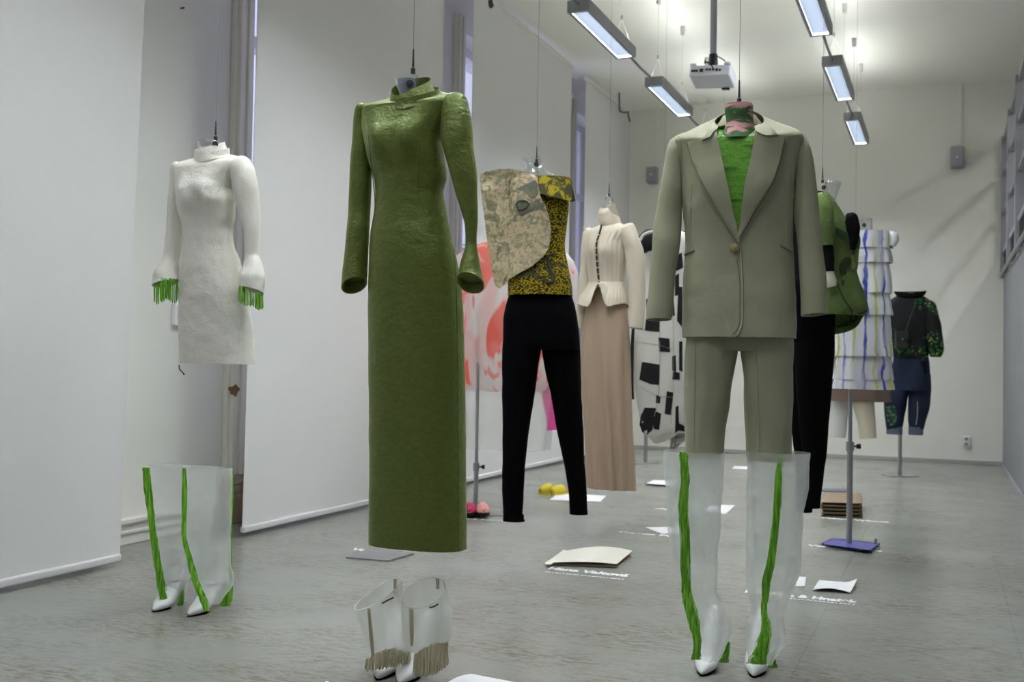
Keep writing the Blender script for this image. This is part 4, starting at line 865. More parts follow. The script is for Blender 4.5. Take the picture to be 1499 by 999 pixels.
# ---- tall boots under the beige suit trousers -----------------------------------------------------------
axq = Ax(1030, 3.2); tq, hq = toe_heel(1027, 991, axq, 12, .22)
tall_boot(1028, 3.25, 16, [(661, 973, 1060, .8, 2.3), (700, 973.5, 1057, .8, 2.3), (759, 977, 1054, .8, 2.3), (822, 986, 1050, .82, 2.2), (863, 997, 1050, .85, 2.2), (885, 1003, 1061, .85, 2.2), (905, 1006, 1070, .85, 2.2), (922, 1010, 1072, .85, 2.2), (945, 1016, 1062, .85, 2.2), (966, 1020, 1052, .85, 2.2)], 'tall organza boot with green fringe on the left, under the beige suit', tq, hq, .22, .085,
          [([(1000, 662, 13, .07), (1002, 700, 12, .08), (1000, 740, 13, .08), (1002, 780, 12, .08), (1004, 850, 11, .075), (1009, 890, 16, .08), (1016, 915, 17, .085), (1021, 945, 12, .09), (1019, 966, 13, .09)], 240), ([(1066, 940, 4, -.04), (1064, 955, 6, -.04), (1059, 970, 14, -.04)], 50)], 'tall organza boots with green fringe under the beige suit', shaft=0, inner=[(664, 976, 1058, .72, 2.3), (760, 980, 1053, .75, 2.3), (820, 987, 1050, .78, 2.3)], fold=(4, .0, .06, 1), seed=4)
axq = Ax(1110, 3.2); tq, hq = toe_heel(1103, 993, axq, 8, .22)
tall_boot(1132, 3.25, 14, [(662, 1095, 1187, .8, 2.3), (700, 1093.5, 1183, .8, 2.3), (759, 1093, 1176, .8, 2.3), (829, 1093, 1172, .82, 2.2), (868, 1093, 1158, .85, 2.2), (890, 1099, 1150, .85, 2.2), (902, 1097, 1145, .85, 2.2), (916, 1092, 1146, .85, 2.2), (935, 1092, 1151, .85, 2.2), (952, 1093, 1142, .85, 2.2), (972, 1094, 1130, .85, 2.2)], 'tall organza boot with green fringe on the right, under the beige suit', tq, hq, .22, .085,
          [([(1142, 669, 8, .07), (1139, 710, 10, .08), (1136, 760, 11, .08), (1130, 815, 11, .075), (1121, 860, 10, .07), (1118, 895, 8, .08), (1121, 920, 13, .09), (1115, 950, 22, .10), (1109, 972, 26, .10)], 240), ([(1132, 955, 5, -.03), (1131, 970, 9, -.03), (1131, 978, 12, -.03)], 50)], 'tall organza boots with green fringe under the beige suit', shaft=0, inner=[(665, 1098, 1184, .72, 2.3), (760, 1101, 1175, .75, 2.3), (828, 1106, 1171, .78, 2.3)], fold=(4, .0, .06, 2), seed=5)

# ---- low organza boots with straw fringe ----------------------------------------------------------------
M_straw = mat('straw_fringe', (.50, .45, .29), .65, None, (160, (.68, .62, .45), .35, .7), stretch=(1, 1, .1))
M_tape = mat('straw_tape', (.50, .44, .30), .7, (300, .3, .0006))
def low_boot(x, d, fa, rows, label, toe, heel, tape, tape_back, fringe, slit, seed, tilt):
    ax = Ax(x, d, fa); t = thing('boot', label, 'boot', ax.P, 'low organza boots with straw fringe')
    pump(t, toe, heel, .235, .06, None, .085, 0)
    zm = lambda rings, th: [[setattr(p, 'z', p.z + tilt[0] * math.sin(th[i] + tilt[1]) * (1 - j / len(rings)) ** 1.5) for i, p in enumerate(r)] for j, r in enumerate(rings)]
    sh = loft('organza_shaft', ax, rows, M_organza2, t, 3, 72, None, (3, .0, .02, seed), (.004, (10, 10, 8)), 0, False, 0, seed, zmod=zm)
    bv = bvh_of(sh)
    # reinforced rim
    me = sh.data; rim = [me.vertices[i].co.copy() for i in range(72)]
    MB().tube(rim + [rim[0]], .0022, 6, False).build('rim', M_organza2, t, True)
    patch('tape', tape, bv, M_tape, t, .003, .002, 4, ax)
    iz = min(range(72), key=lambda i: abs(proj(rim[i])[0] - tape_back[0]) + (1000 if (rim[i] - CAM).length < (ax.P - CAM).length + .02 and False else 0) + proj(rim[i])[1] * .5)
    c = rim[iz]; b = MB(); dn = Vector((0, 0, -tape_back[1])); nn = (ax.P - c); nn.z = 0; nn.normalize(); tn = Vector((-nn.y, nn.x, 0))
    o = c + nn * .004
    b.add([o - tn * .006, o + tn * .006, o + tn * .006 + dn, o - tn * .006 + dn, o - tn * .006 + nn * .003, o + tn * .006 + nn * .003, o + tn * .006 + dn + nn * .003, o - tn * .006 + dn + nn * .003], [(0, 1, 2, 3), (4, 7, 6, 5), (0, 4, 5, 1), (1, 5, 6, 2), (2, 6, 7, 3), (3, 7, 4, 0)]).build('tape', M_tape, t)
    seam('rim_slit', slit, bv, mat('dark_slit', (.03, .025, .015), .7), t, .0022, ax, 6, .001)
    P = []; R = random.Random(seed)
    xs0, xs1, top, bot, n = fringe
    for i in range(n):
        u = R.random(); x = xs0 + (xs1 - xs0) * u; yt = top[0] + (top[1] - top[0]) * u + top[2] * math.sin(math.pi * u) + R.uniform(-2, 2); yb = bot[0] + (bot[1] - bot[0]) * u + bot[2] * math.sin(math.pi * u) + R.uniform(-4, 2)
        ff = .02 + .05 * math.sin(math.pi * u) * R.uniform(.5, 1.1)
        a = ax.pt(x, yt, ff); e = ax.pt(x + R.uniform(-3, 3), yb, ff + R.uniform(.0, .03)); e.z = max(e.z, .003); mid = (a + e) / 2 + ax.c * .006; P.append([a, mid, e])
    strands('straw_fringe', M_straw, t, P, .0012)
    return t
axq = Ax(556, 3.16); tq, hq = toe_heel(553, 997, axq, 18, .235)
low_boot(560, 3.22, 35, [(870, 521, 588, .85, 2.1), (884, 521, 590, .85, 2.1), (903, 525, 593, .85, 2.2), (933, 533, 598, .85, 2.2), (964, 540, 600, .85, 2.2)], 'low white organza boot with straw fringe, the left one', tq, hq, [(538, 891), (542, 891), (546, 930), (549, 964), (545, 965), (541, 930)], (580, .05), (535, 601, (968, 954, -10), (982, 970, 2), 190), [(559, 884), (566, 880), (576, 875)], 6, (-.045, -.8))
axq = Ax(605, 3.12); tq, hq = toe_heel(585, 1004, axq, 22, .235)
low_boot(624, 3.10, 35, [(868, 588, 652, .85, 2.1), (884, 588, 657, .85, 2.1), (905, 589, 661.5, .85, 2.2), (925, 590, 662, .85, 2.2), (940, 592, 655, .85, 2.2), (952, 596, 650, .85, 2.2)], 'low white organza boot with straw fringe, the right one', tq, hq, [(600, 892), (605, 893), (606, 920), (605, 946), (601, 946), (600, 920)], (643, .03), (606, 656, (960, 938, -4), (990, 974, 6), 210), [(628, 890), (634, 889), (641, 885)], 7, (-.034, -.1))

# ---- 7. sheer coral and white dress on a stand -----------------------------------------------------------
def stand(base, z1, label, sx=.16, sy=.16, r=.013, rot=0.0, clamp=None, thick=.006):
    t = thing('display_stand', label, 'stand', base, 'steel display stands')
    M = Matrix.Translation(base) @ Matrix.Rotation(YAW + rot, 4, 'Z')
    MB().box((-sx, -sy, 0), (sx, sy, thick), M).build('base_plate', mat('stand_plate', (.36, .36, .36), .35, metal=.7), t, bevel=.002)
    zs = clamp or (base.z + z1 * .35)
    MB().tube([base + Vector((0, 0, thick)), Vector((base.x, base.y, zs))], r, 14).build('lower_pole', M_steel, t, True)
    MB().tube([Vector((base.x, base.y, zs - .02)), Vector((base.x, base.y, z1))], r * .72, 14).build('upper_pole', M_steel, t, True)
    MB().tube([Vector((base.x, base.y, zs - .03)), Vector((base.x, base.y, zs + .02))], r * 1.35, 14).build('clamp_collar', M_steel, t, True)
    d = RV.normalized(); c = Vector((base.x, base.y, zs - .005)); k = MB().tube([c, c + d * .04], .005, 8); k.tube([c + d * .035, c + d * .055], [.012, .015], 10); k.build('clamp_knob', M_blackplastic, t, True)
    return t
A = Ax(738, 7.0, 10)
M_coral = bpy.data.materials.new('coral_printed_voile'); M_coral.use_nodes = True; MATS['coral_printed_voile'] = M_coral
g = NT(M_coral); nt = g.nt; nt.nodes.clear()
out = g.n('OutputMaterial'); df = g.n('BsdfDiffuse'); tl = g.n('BsdfTranslucent'); tr_ = g.n('BsdfTransparent'); m1 = g.n('MixShader'); m2 = g.n('MixShader'); m1.inputs[0].default_value = .45
vv = g.coords((1, 1, .55)); n1 = g.noise(vv, 3.4, 4, .55, .9); v2 = g.coords((3, 3, .5), rot=(.3, .5, 0)); n2 = g.noise(v2, 4.5, 3, .5, .4)
bl = g.ramp(n1, [(.50, (0, 0, 0)), (.55, (1, 1, 1))]).outputs[0]; ln = g.ramp(n2, [(.63, (0, 0, 0)), (.66, (.8, .8, .8))]).outputs[0]
msk = g.mix(1.0, bl, ln, 'LIGHTEN'); col = g.mix(msk, (.84, .83, .81), (.90, .17, .13))
g.l(col, df.inputs[0]); g.l(col, tl.inputs[0]); g.l(df.outputs[0], m1.inputs[1]); g.l(tl.outputs[0], m1.inputs[2])
op = g.ramp(msk, [(0, (.62,) * 3), (1, (.85,) * 3)]).outputs[0]
g.l(op, m2.inputs[0]); g.l(tr_.outputs[0], m2.inputs[1]); g.l(m1.outputs[0], m2.inputs[2]); g.l(m2.outputs[0], out.inputs[0])
M_veil = sheer('thin_white_veil', (.86, .86, .86), .30)
M_pinkc = mat('bright_pink_cloth', (.80, .10, .36), .6)
dr = thing('dress', 'sheer white and coral red printed dress behind the brocade top', 'dress', A.P)
loft('dress_body', A, [(352, 722, 770, .6, 2.2), (357, 700, 795, .6, 2.3), (372, 672, 832, .6, 2.3), (400, 650, 846, .6, 2.3), (450, 645, 848, .62, 2.3), (510, 640, 846, .62, 2.3), (545, 650, 832, .62, 2.3), (562, 660, 818, .62, 2.3), (574, 672, 808, .62, 2.3)], M_coral, dr, 5, 110, None, (7, .01, .05, .4), (.012, (6, 6, 4)), 0, False, .02, 31)
loft('underskirt', A, [(540, 668, 812, .6, 2.3), (580, 664, 812, .6, 2.3), (657, 660, 806, .6, 2.3)], M_veil, dr, 8, 90, None, (9, .01, .05, .9), (.006, (7, 7, 3)), 0, False, 0, 32)
sleeve('pink_tie', A, [(797, 563, 10, .1), (801, 580, 16, .11), (806, 600, 18, .12), (808, 617, 17, .12), (809, 630, 16, .12)], M_pinkc, dr, 18, .3, .0, (.006, (20, 20, 10)), 33, True, True)
pb = on_z(696, 751); stand(pb, 1.32, 'steel stand with square base under the sheer coral dress', .17, .15, .015, .1, clamp=.30)
# multicolour slippers standing on that base
def slipper(toe, ang, label, cols, group, ln=.25, z=.016, w=.088):
    a = YAW - math.radians(ang); d = Vector((math.sin(a), -math.cos(a), 0)); s = Vector((-d.y, d.x, 0))
    heel = toe - d * ln; t = thing('slipper', label, 'shoe', (heel + toe) / 2, group)
    def outline(k, zz): return [heel + d * (ln * u) + s * (sg * w / 2 * k * f) + Vector((0, 0, zz)) for sg, seq in ((1, ((0, .0), (.02, .5), (.1, .78), (.3, .72), (.5, .8), (.72, 1), (.88, .85), (.97, .45))), (-1, ((1, .0), (.97, .45), (.88, .85), (.72, 1), (.5, .8), (.3, .72), (.1, .78), (.02, .5)))) for u, f in seq]
    MB().rings([outline(1, z), outline(1.02, z + .010), outline(1, z + .022)], True, True).build('sole', cols[0], t, True)
    MB().rings([outline(.95, z + .022), outline(.93, z + .026)], True, True).build('insole', cols[1], t)
    rings = []
    for u, h, f in ((.50, .052, .86), (.60, .058, .96), (.72, .056, 1.03), (.84, .046, .95), (.94, .032, .66), (.995, .024, .12)):
        c = heel + d * (ln * u); rings.append([c + s * (w / 2 * f * math.cos(math.pi * i / 12)) + Vector((0, 0, z + .018 + h * math.sin(math.pi * i / 12))) for i in range(13)])
    V = [p for r in rings for p in r]; Fc = [(j * 13 + i, j * 13 + i + 1, (j + 1) * 13 + i + 1, (j + 1) * 13 + i) for j in range(5) for i in range(12)]
    o = link('upper', V, Fc, cols[2], t); md = o.modifiers.new('thickness', 'SOLIDIFY'); md.thickness = .004
    return t
M_yel = mat('yellow_leather', (.62, .50, .03), .4); M_rasp = mat('raspberry_leather', (.50, .03, .12), .5); M_pale = mat('pale_insole', (.72, .60, .48), .7); M_salmon = mat('salmon_leather', (.82, .36, .32), .45)
slipper(on_z(708, 760), -6, 'salmon pink slipper on the right of the steel base', (M_blackplastic, M_pale, M_salmon), 'slippers on the stand base', .24)
slipper(on_z(685, 760), 4, 'raspberry and yellow slipper on the left of the steel base', (M_blackplastic, M_yel, M_rasp), 'slippers on the stand base', .24)
# yellow shoes on the floor
def flat_shoe(toe, ang, label): return slipper(toe, ang, label, (M_yel, M_rasp, M_yel), 'pair of yellow shoes', .26, .0, .085)
flat_shoe(on_z(790, 724), 42, 'yellow leather shoe on the floor, the left of the pair'); flat_shoe(on_z(806, 726), 46, 'yellow leather shoe on the floor, the right of the pair')

# ---- 8. green knitted top, black undershirt and trousers, right of the suit ----------------------------------
A = Ax(1190, 5.2, -50)
M_knitg = mat('green_knit', (.155, .265, .055), .85, spec=.15)
g = NT(M_knitg); v = g.coords((1, 1, 1)); wv = g.n('TexVoronoi'); wv.inputs['Scale'].default_value = 120; g.l(v, wv.inputs['Vector']); nn = g.noise(v, 14, 4)
g.l(g.mix(nn, (.08, .13, .035), (.18, .25, .08)), g.b.inputs['Base Color']); g.bump(wv.outputs['Distance'], .7, .004)
M_lace = mat('dark_green_lace', (.035, .065, .02), .8, (150, .4, .001))
us = thing('undershirt', 'black undershirt under the green knitted top', 'top', A.P)
loft('undershirt_body', A, [(281, 1186, 1206, .8, 2), (286, 1170, 1212, .6, 2.2), (300, 1160, 1216, .6, 2.3), (350, 1158, 1216, .7, 2.3), (420, 1160, 1218, .7, 2.3), (440, 1160, 1216, .7, 2.3)], M_black, us, 6, 50, None, None, (.002, (9, 9, 9)), 0, True, .02, 41)
sleeve('undersleeve', A, [(1205, 318, 16, .15), (1209, 350, 20, .15), (1211, 375, 20, .15), (1212, 398, 17, .15)], M_black, us, 24, .95, .02, (.003, (20, 20, 20)), 42)
ar = thing('mannequin_arm', 'short pale mannequin forearm below the black undershirt sleeve', 'mannequin', A.pt(1213, 400, .15))
sleeve('forearm', A, [(1212, 392, 12, .15), (1213, 400, 15, .15), (1216, 412, 17, .15), (1218, 420, 14, .15)], mat('pale_mannequin', (.62, .58, .48), .5), ar, 20, .95, 0, None, 43, True, True)
kn = thing('knitted_top', 'green knitted short sleeved top with dark lace patches, right of the beige suit', 'top', A.P)
kb = loft('knit_body', A, [(283, 1194, 1214, .8, 2), (289, 1187, 1221, .7, 2.2), (300, 1178, 1227, .75, 2.3), (316, 1172, 1236, .8, 2.3), (335, 1170, 1246, .85, 2.3), (360, 1170, 1252, .85, 2.3), (395, 1170, 1254, .88, 2.2), (420, 1170, 1262, .9, 2.2), (440, 1172, 1270, .9, 2.2), (453, 1176, 1273, .9, 2.2), (462, 1180, 1268, .85, 2.2)], M_knitg, kn, 5, 80, None, (3, .0, .05, 1.2), (.012, (7, 7, 5)), -.04, True, .03, 44,
          zmod=lambda rings, th: [[setattr(p, 'z', p.z - .10 * max(0, math.cos(th[i] + .9)) * (j / len(rings)) ** 4) for i, p in enumerate(r)] for j, r in enumerate(rings)])
kv = bvh_of(kb)
sleeve('knit_sleeve', A, [(1200, 286, 10, .10), (1203, 294, 26, .13), (1205, 310, 31, .15), (1207, 330, 29, .16), (1208, 348, 25, .16), (1208.5, 360, 22, .16)], M_knitg, kn, 28, .95, .05, (.006, (14, 14, 12)), 45)
patch('lace_patch', [(1223, 333), (1232, 337), (1240, 342), (1247, 344), (1250, 348), (1245, 353), (1236, 351), (1229, 347), (1224, 341)], kv, M_lace, kn, .004, .003, 4, A)
patch('lace_patch', [(1237, 377), (1244, 376), (1246, 384), (1240, 392), (1238, 402), (1231, 404), (1228, 394), (1229, 386)], kv, M_lace, kn, .004, .003, 4, A)
patch('lace_patch', [(1231, 410), (1236, 411), (1236, 417), (1232, 418)], kv, M_lace, kn, .004, .003, 3, A)
seam('frayed_seam', [(1226, 415), (1232, 432), (1240, 446), (1247, 458), (1245, 470)], kv, M_lace, kn, .004, A, 6, .002)
seam('frayed_hem', [(1256, 459), (1262, 458), (1268, 456)], kv, M_lace, kn, .004, A, 6, .002)
s = sleeve('black_fold', A, [(1240, 314, 6, .06), (1246, 320, 18, .07), (1249, 335, 19, .07), (1250, 350, 14, .07), (1248, 366, 6, .07)], M_black, kn, 22, .8, 0, (.006, (20, 20, 20)), 46, True, True)
sleeve('lapel_tip', A, [(1254, 340, 5, .05), (1255, 352, 9, .05), (1252, 372, 10, .05), (1251, 395, 8, .05)], M_knitg, kn, 18, .6, 0, None, 47, True, True)
bf = bust_form(A, [(266, 1209, 1231, .8, 2.4), (268, 1208, 1231, .8, 2.4), (280, 1205, 1227, .8, 2.2), (296, 1198, 1222, .8, 2.2)], 'clear plastic neck above the green knitted top', None, (1206, 275))
w = A.pt(1204, 268); hang_wire(w, w.z, 'steel wire holding the green knitted top outfit')
tr = thing('trousers', 'black wide trousers half hidden behind the beige suit and its boots', 'trousers', A.P)
loft('waist', A, [(412, 1160, 1222, .7, 2.3), (430, 1157, 1224, .72, 2.3), (500, 1153, 1222, .75, 2.3), (520, 1153, 1222, .75, 2.3)], M_blk, tr, 6, 50, None, None, None, 0, True, 0, 48, cap_bot=True)
loft('trouser_leg', A, [(500, 1162, 1222, .8, 2.3), (550, 1164, 1219.5, .8, 2.3), (620, 1170, 1213.5, .8, 2.3), (676, 1176, 1209, .8, 2.3), (744, 1181, 1200.5, .8, 2.3)], M_blk, tr, 8, 40, None, (2, 0, .02, .5), (.004, (9, 9, 5)), .06, True, .02, 49)
loft('trouser_leg', A, [(500, 1154, 1210, .8, 2.3), (600, 1156, 1202, .8, 2.3), (680, 1164, 1198, .8, 2.3), (750, 1166, 1189, .8, 2.3)], M_blk, tr, 8, 40, None, (2, 0, .02, .5), (.004, (9, 9, 5)), -.06, True, .02, 50)

# ---- 9. white tiered dress with blue and yellow stripes --------------------------------------------------------
A = Ax(1264, 5.63, 4)
M_stripe = mat('striped_white_gauze', (.78, .78, .82), .85, sheen=.2)
g = NT(M_stripe); uv = g.n('TexCoord').outputs['UV']; sp = g.n('SeparateXYZ'); g.l(uv, sp.inputs[0])
wob = g.noise(g.coords((2, 2, 1)), 9, 3); rnd = g.math('ADD', g.math('MULTIPLY', sp.outputs[0], 17.0), g.math('MULTIPLY', wob, .9))
fr = g.math('FRACT', rnd); fl2 = g.math('FRACT', g.math('MULTIPLY', rnd, .5))
s1 = g.ramp(fr, [(.36, (0, 0, 0)), (.42, (1, 1, 1)), (.62, (1, 1, 1)), (.70, (0, 0, 0))]).outputs[0]
which = g.ramp(fl2, [(.5, (.06, .10, .48)), (.51, (.62, .62, .10))]).outputs[0]
smear = g.ramp(g.noise(g.coords((1, 1, .4)), 7, 3), [(.35, (.15,) * 3), (.55, (1,) * 3)]).outputs[0]
f = g.math('MULTIPLY', s1, smear); g.l(g.mix(f, (.80, .80, .85), which), g.b.inputs['Base Color'])
dr = thing('dress', 'white tiered strapless dress with blue and yellow stripes on a steel stand', 'dress', A.P)
tiers = [((340, 1225, 1306), (365, 1224, 1307)), ((360, 1228, 1304), (386, 1227, 1307)), ((382, 1230, 1303), (430, 1227, 1306)), ((425, 1230, 1303), (462, 1227, 1308)), ((456, 1228, 1304), (522, 1222, 1308)), ((516, 1224, 1304), (556, 1219, 1309)), ((548, 1222, 1306), (570, 1218, 1311))]
for k, (a, b) in enumerate(tiers):
    loft('tier', A, [(a[0], a[1] + 2, a[2] - 2, .7, 2.2), ((a[0] + b[0]) / 2, (a[1] + b[1]) / 2, (a[2] + b[2]) / 2, .7, 2.2), (b[0], b[1], b[2], .72, 2.2)], M_stripe, dr, 4, 90, None, (10, .01, .045, k * 1.3), (.005, (12, 12, 8)), 0, True, .01, 51 + k)
sleeve('puff_sleeve', A, [(1303, 341, 6, .03), (1308, 345, 12, .04), (1309, 352, 13, .04), (1307, 360, 8, .04)], mat('white_gauze', (.80, .80, .84), .85), dr, 20, .95, 0, None, 60, True, True)
bust_form(A, [(320, 1254, 1277, .8, 2.6), (322, 1254, 1277, .8, 2.6), (338, 1254, 1277, .8, 2.4), (346, 1250, 1281, .7, 2.2)], 'clear plastic neck above the white striped dress', None, (1265, 330))
stand(on_z(1243, 801), 1.0, 'steel stand holding the white striped dress above a blue folder', .13, .1, .0155, .1, clamp=.55)

# ---- 10. brown shorts and cream leggings further back -----------------------------------------------------------
A = Ax(1258, 8.2, 0)
sh = thing('shorts', 'brown wide shorts showing under the white striped dress', 'shorts', A.P)
M_brown = mat('brown_cloth', (.15, .105, .085), .8)
loft('shorts_body', A, [(500, 1224, 1296, .6, 2.4), (550, 1218, 1303, .6, 2.4), (588, 1216, 1305, .6, 2.4)], M_brown, sh, 6, 60, None, (4, .0, .05, .5), (.004, (8, 8, 6)), 0, True, .03, 61)
lg = thing('leggings', 'cream leggings below the brown shorts, far back', 'leggings', A.P)
sleeve('legging_leg', A, [(1262, 560, 34, .03), (1264, 590, 30, .03), (1269, 620, 25, .03), (1271, 642, 24, .03)], mat('cream_jersey', (.60, .54, .42), .8), lg, 26, .95, .03, (.004, (15, 15, 12)), 62, True)
sleeve('legging_leg', A, [(1230, 560, 34, -.05), (1229, 590, 28, -.05), (1228, 620, 24, -.05), (1226, 640, 22, -.05)], mat('sheer_cream_jersey', (.66, .66, .62), .8), lg, 26, .95, .03, (.004, (15, 15, 12)), 63, True)
w = A.pt(1251, 510); hang_wire(w, w.z, 'thin wire far back, above the white striped dress', .0008)

# ---- 11. sequin hoodie, bag and jeans on a stand ------------------------------------------------------------------
A = Ax(1330, 9.5, 8)
M_seq = mat('black_sequin_cloth', (.004, .006, .005), .6)
g = NT(M_seq); vo = g.n('TexVoronoi'); vo.inputs['Scale'].default_value = 62; g.l(g.coords(), vo.inputs['Vector'])
sepc = g.n('SeparateColor'); g.l(vo.outputs['Color'], sepc.inputs[0]); zone = g.ramp(g.noise(g.coords(), 4.2, 2), [(.55, (0, 0, 0)), (.66, (1, 1, 1))]).outputs[0]
spark = g.math('MULTIPLY', g.ramp(sepc.outputs[0], [(.66, (0, 0, 0)), (.72, (1, 1, 1))]).outputs[0], zone)
hue = g.ramp(sepc.outputs[1], [(.0, (.02, .16, .02)), (.6, (.08, .40, .10)), (.85, (.45, .45, .06)), (1, (.02, .30, .25))]).outputs[0]
g.l(g.mix(spark, (.004, .006, .006), hue), g.b.inputs['Base Color']); g.l(spark, g.b.inputs['Metallic']); g.l(g.ramp(spark, [(0, (.7,) * 3), (1, (.25,) * 3)]).outputs[0], g.b.inputs['Roughness'])
hd = thing('hoodie', 'black hoodie with green sequins on a stand by the back wall', 'hoodie', A.P)
loft('hoodie_body', A, [(432, 1316, 1348, .8, 2), (438, 1305, 1358, .6, 2.2), (446, 1300, 1361, .55, 2.4), (470, 1300, 1362, .6, 2.3), (500, 1302, 1361, .64, 2.3), (520, 1306, 1360, .66, 2.3), (526, 1309, 1359, .66, 2.3)], M_seq, hd, 4, 60, None, None, (.006, (9, 9, 9)), 0, True, .03, 71)
sleeve('sleeve', A, [(1356, 440, 8, .02), (1359, 448, 20, .03), (1363, 470, 24, .03), (1367, 495, 25, .04), (1370, 512, 22, .05), (1370, 523, 14, .05)], M_seq, hd, 24, .95, .03, (.007, (14, 14, 12)), 72)
sleeve('sleeve', A, [(1303, 440, 8, -.02), (1300, 450, 20, -.02), (1297, 475, 24, -.02), (1294, 505, 24, -.02), (1293, 523, 14, -.02)], M_seq, hd, 24, .95, .03, (.007, (14, 14, 12)), 73)
loft('hood', A, [(426, 1308, 1356, .6, 2.3), (430, 1310, 1355, .62, 2.3), (438, 1316, 1347, .7, 2.2), (446, 1322, 1342, .7, 2)], M_black, hd, 2, 40, None, None, (.003, (15, 15, 15)), .03, False, .02, 74, zmod=lambda rings, th: [[setattr(p, 'z', p.z - .03 * max(0, math.sin(th[i])) ** 2 * (j < 3)) for i, p in enumerate(r)] for j, r in enumerate(rings)])
bust_form(A, [(427, 1325, 1339, .8, 2.4), (436, 1326, 1338, .8, 2.2), (444, 1326, 1338, .8, 2)], 'clear plastic neck inside the hood of the black hoodie', None, (1332, 432))
bg = thing('shoulder_bag', 'small black bag worn across the sequin hoodie', 'bag', A.pt(1319, 497, .12))
c = A.pt(1319, 497, .17); Mb = Matrix.Translation(c) @ Matrix.Rotation(YAW, 4, 'Z')
M_bag = mat('black_bag_leather', (.03, .035, .03), .35)
MB().box((-.052, -.03, -.085), (.052, .03, .07), Mb).build('bag_body', M_bag, bg, bevel=.012); MB().box((-.055, -.036, -.01), (.055, -.028, .075), Mb).build('bag_flap', M_bag, bg, bevel=.006)
MB().tube([Mb @ Vector((0, -.036, .0)), Mb @ Vector((0, -.042, 0))], .009, 10).build('clasp', M_steel, bg, True)
MB().tube(smooth_path([A.pt(1326, 486, .17), A.pt(1331, 470, .19), A.pt(1336, 456, .19), A.pt(1341, 444, .16)]), .007, 8).build('strap', M_bag, bg, True)
M_denim = mat('dark_denim', (.008, .013, .034), .8, (250, .3, .0008), (8, (.014, .022, .05), .4, .7))
M_denim2 = mat('denim_turn_up', (.10, .125, .17), .85, (250, .3, .0008))
js = thing('jeans', 'dark blue loose jeans with turned up hems below the sequin hoodie', 'jeans', A.P)
loft('waist', A, [(515, 1310, 1358, .6, 2.3), (535, 1306, 1361, .62, 2.3), (560, 1302, 1362, .64, 2.3), (572, 1303, 1362, .64, 2.3)], M_denim, js, 4, 50, None, None, None, 0, True, 0, 75, cap_bot=True)
for rows, s_ in (([(548, 1303, 1334, .9, 2.3), (570, 1299, 1332, .9, 2.3), (590, 1294, 1328, .9, 2.3), (612, 1295, 1324, .9, 2.3), (634, 1298.5, 1320, .9, 2.2)], 76), ([(548, 1330, 1362, .9, 2.3), (575, 1330, 1363, .9, 2.3), (595, 1329, 1361, .9, 2.3), (618, 1330, 1355, .9, 2.3), (635, 1331, 1350, .9, 2.2)], 77)):
    lg = loft('jeans_leg', A, rows, M_denim, js, 4, 36, None, (3, .0, .04, s_), (.006, (11, 11, 9)), 0, True, .02, s_)
    r0 = rows[-1]; loft('turn_up', A, [(r0[0] - 10, r0[1] - 1.5, r0[2] + 1.5, .9, 2.2), (r0[0] + 2, r0[1] - 1, r0[2] + 1, .9, 2.2)], M_denim2, js, 4, 36, None, None, (.004, (15, 15, 15)), 0, False, .02, s_ + 5)
    if s_ == 76: patch('green_print', [(1297, 596), (1309, 594), (1313, 606), (1312, 622), (1302, 624), (1298, 612)], bvh_of(lg), mat('green_print_patch', (.012, .045, .03), .8, None, (35, (.10, .17, .09), .52, .58)), js, .004, .003, 4, A)
    else: seam('white_stitching', [(1343, 588), (1343, 604), (1341, 622)], bvh_of(lg), mat('white_thread', (.5, .5, .45), .8), js, .003, A, 6, .002)
patch('back_pocket', [(1346, 530), (1356, 529), (1357, 548), (1346, 549)], bvh_of(js.children[0]), M_black, js, .004, .004, 4, A)
stand(on_z(1317, 697), 1.2, 'steel stand with flat base under the jeans by the back wall', .14, .09, .017, .15, clamp=.9)
stand(on_z(945, 678), 1.3, 'steel stand with square base beside the long sand coloured skirt', .15, .14, .017, .3, clamp=.95)

# ================================================================== PAPERS, FOLDERS AND LETTERING ON THE FLOOR
def sheet(name, label, cat, poly, m, thick=.002, z=0.0, curl=None, group=None, parent=None, nm='sheet'):
    """a sheet on the floor outlined at its real place; curl(u, v) lifts it (metres)"""
    pts = [on_z(x, y, z) for x, y in poly]
    if parent is None: t = thing(name, label, cat, sum(pts, Vector()) / len(pts), group)
    else: t = parent
    n = 10; a, b, c, d = pts; V = []; Fc = []
    for s in (0, 1):
        for j in range(n + 1):
            for i in range(n + 1):
                u, v = i / n, j / n; p = (a * (1 - u) + b * u) * (1 - v) + (d * (1 - u) + c * u) * v
                V.append(p + Vector((0, 0, (curl(u, v) if curl else 0) + (thick if s else 0) + .0008)))
    k = (n + 1) ** 2
    for j in range(n):
        for i in range(n):
            q = j * (n + 1) + i; Fc += [(q, q + n + 1, q + n + 2, q + 1), (q + k, q + 1 + k, q + n + 2 + k, q + n + 1 + k)]
    ed = [i for i in range(n + 1)] + [j * (n + 1) + n for j in range(1, n + 1)] + [n * (n + 1) + i for i in range(n - 1, -1, -1)] + [j * (n + 1) for j in range(n - 1, 0, -1)]
    for i, e in enumerate(ed): e2 = ed[(i + 1) % len(ed)]; Fc.append((e, e2, e2 + k, e + k))
    link(nm, V, Fc, m, t); return t
M_card = mat('grey_card', (.24, .24, .24), .7); M_manila = mat('cream_envelope_paper', (.72, .69, .60), .8); M_kraft = mat('brown_envelope_inside', (.42, .26, .17), .85)
M_blue = mat('blue_plastic_folder', (.075, .08, .38), .3, spec=.5); M_album = mat('brown_album_card', (.26, .19, .12), .75); M_albumd = mat('dark_album_page', (.07, .045, .03), .8)
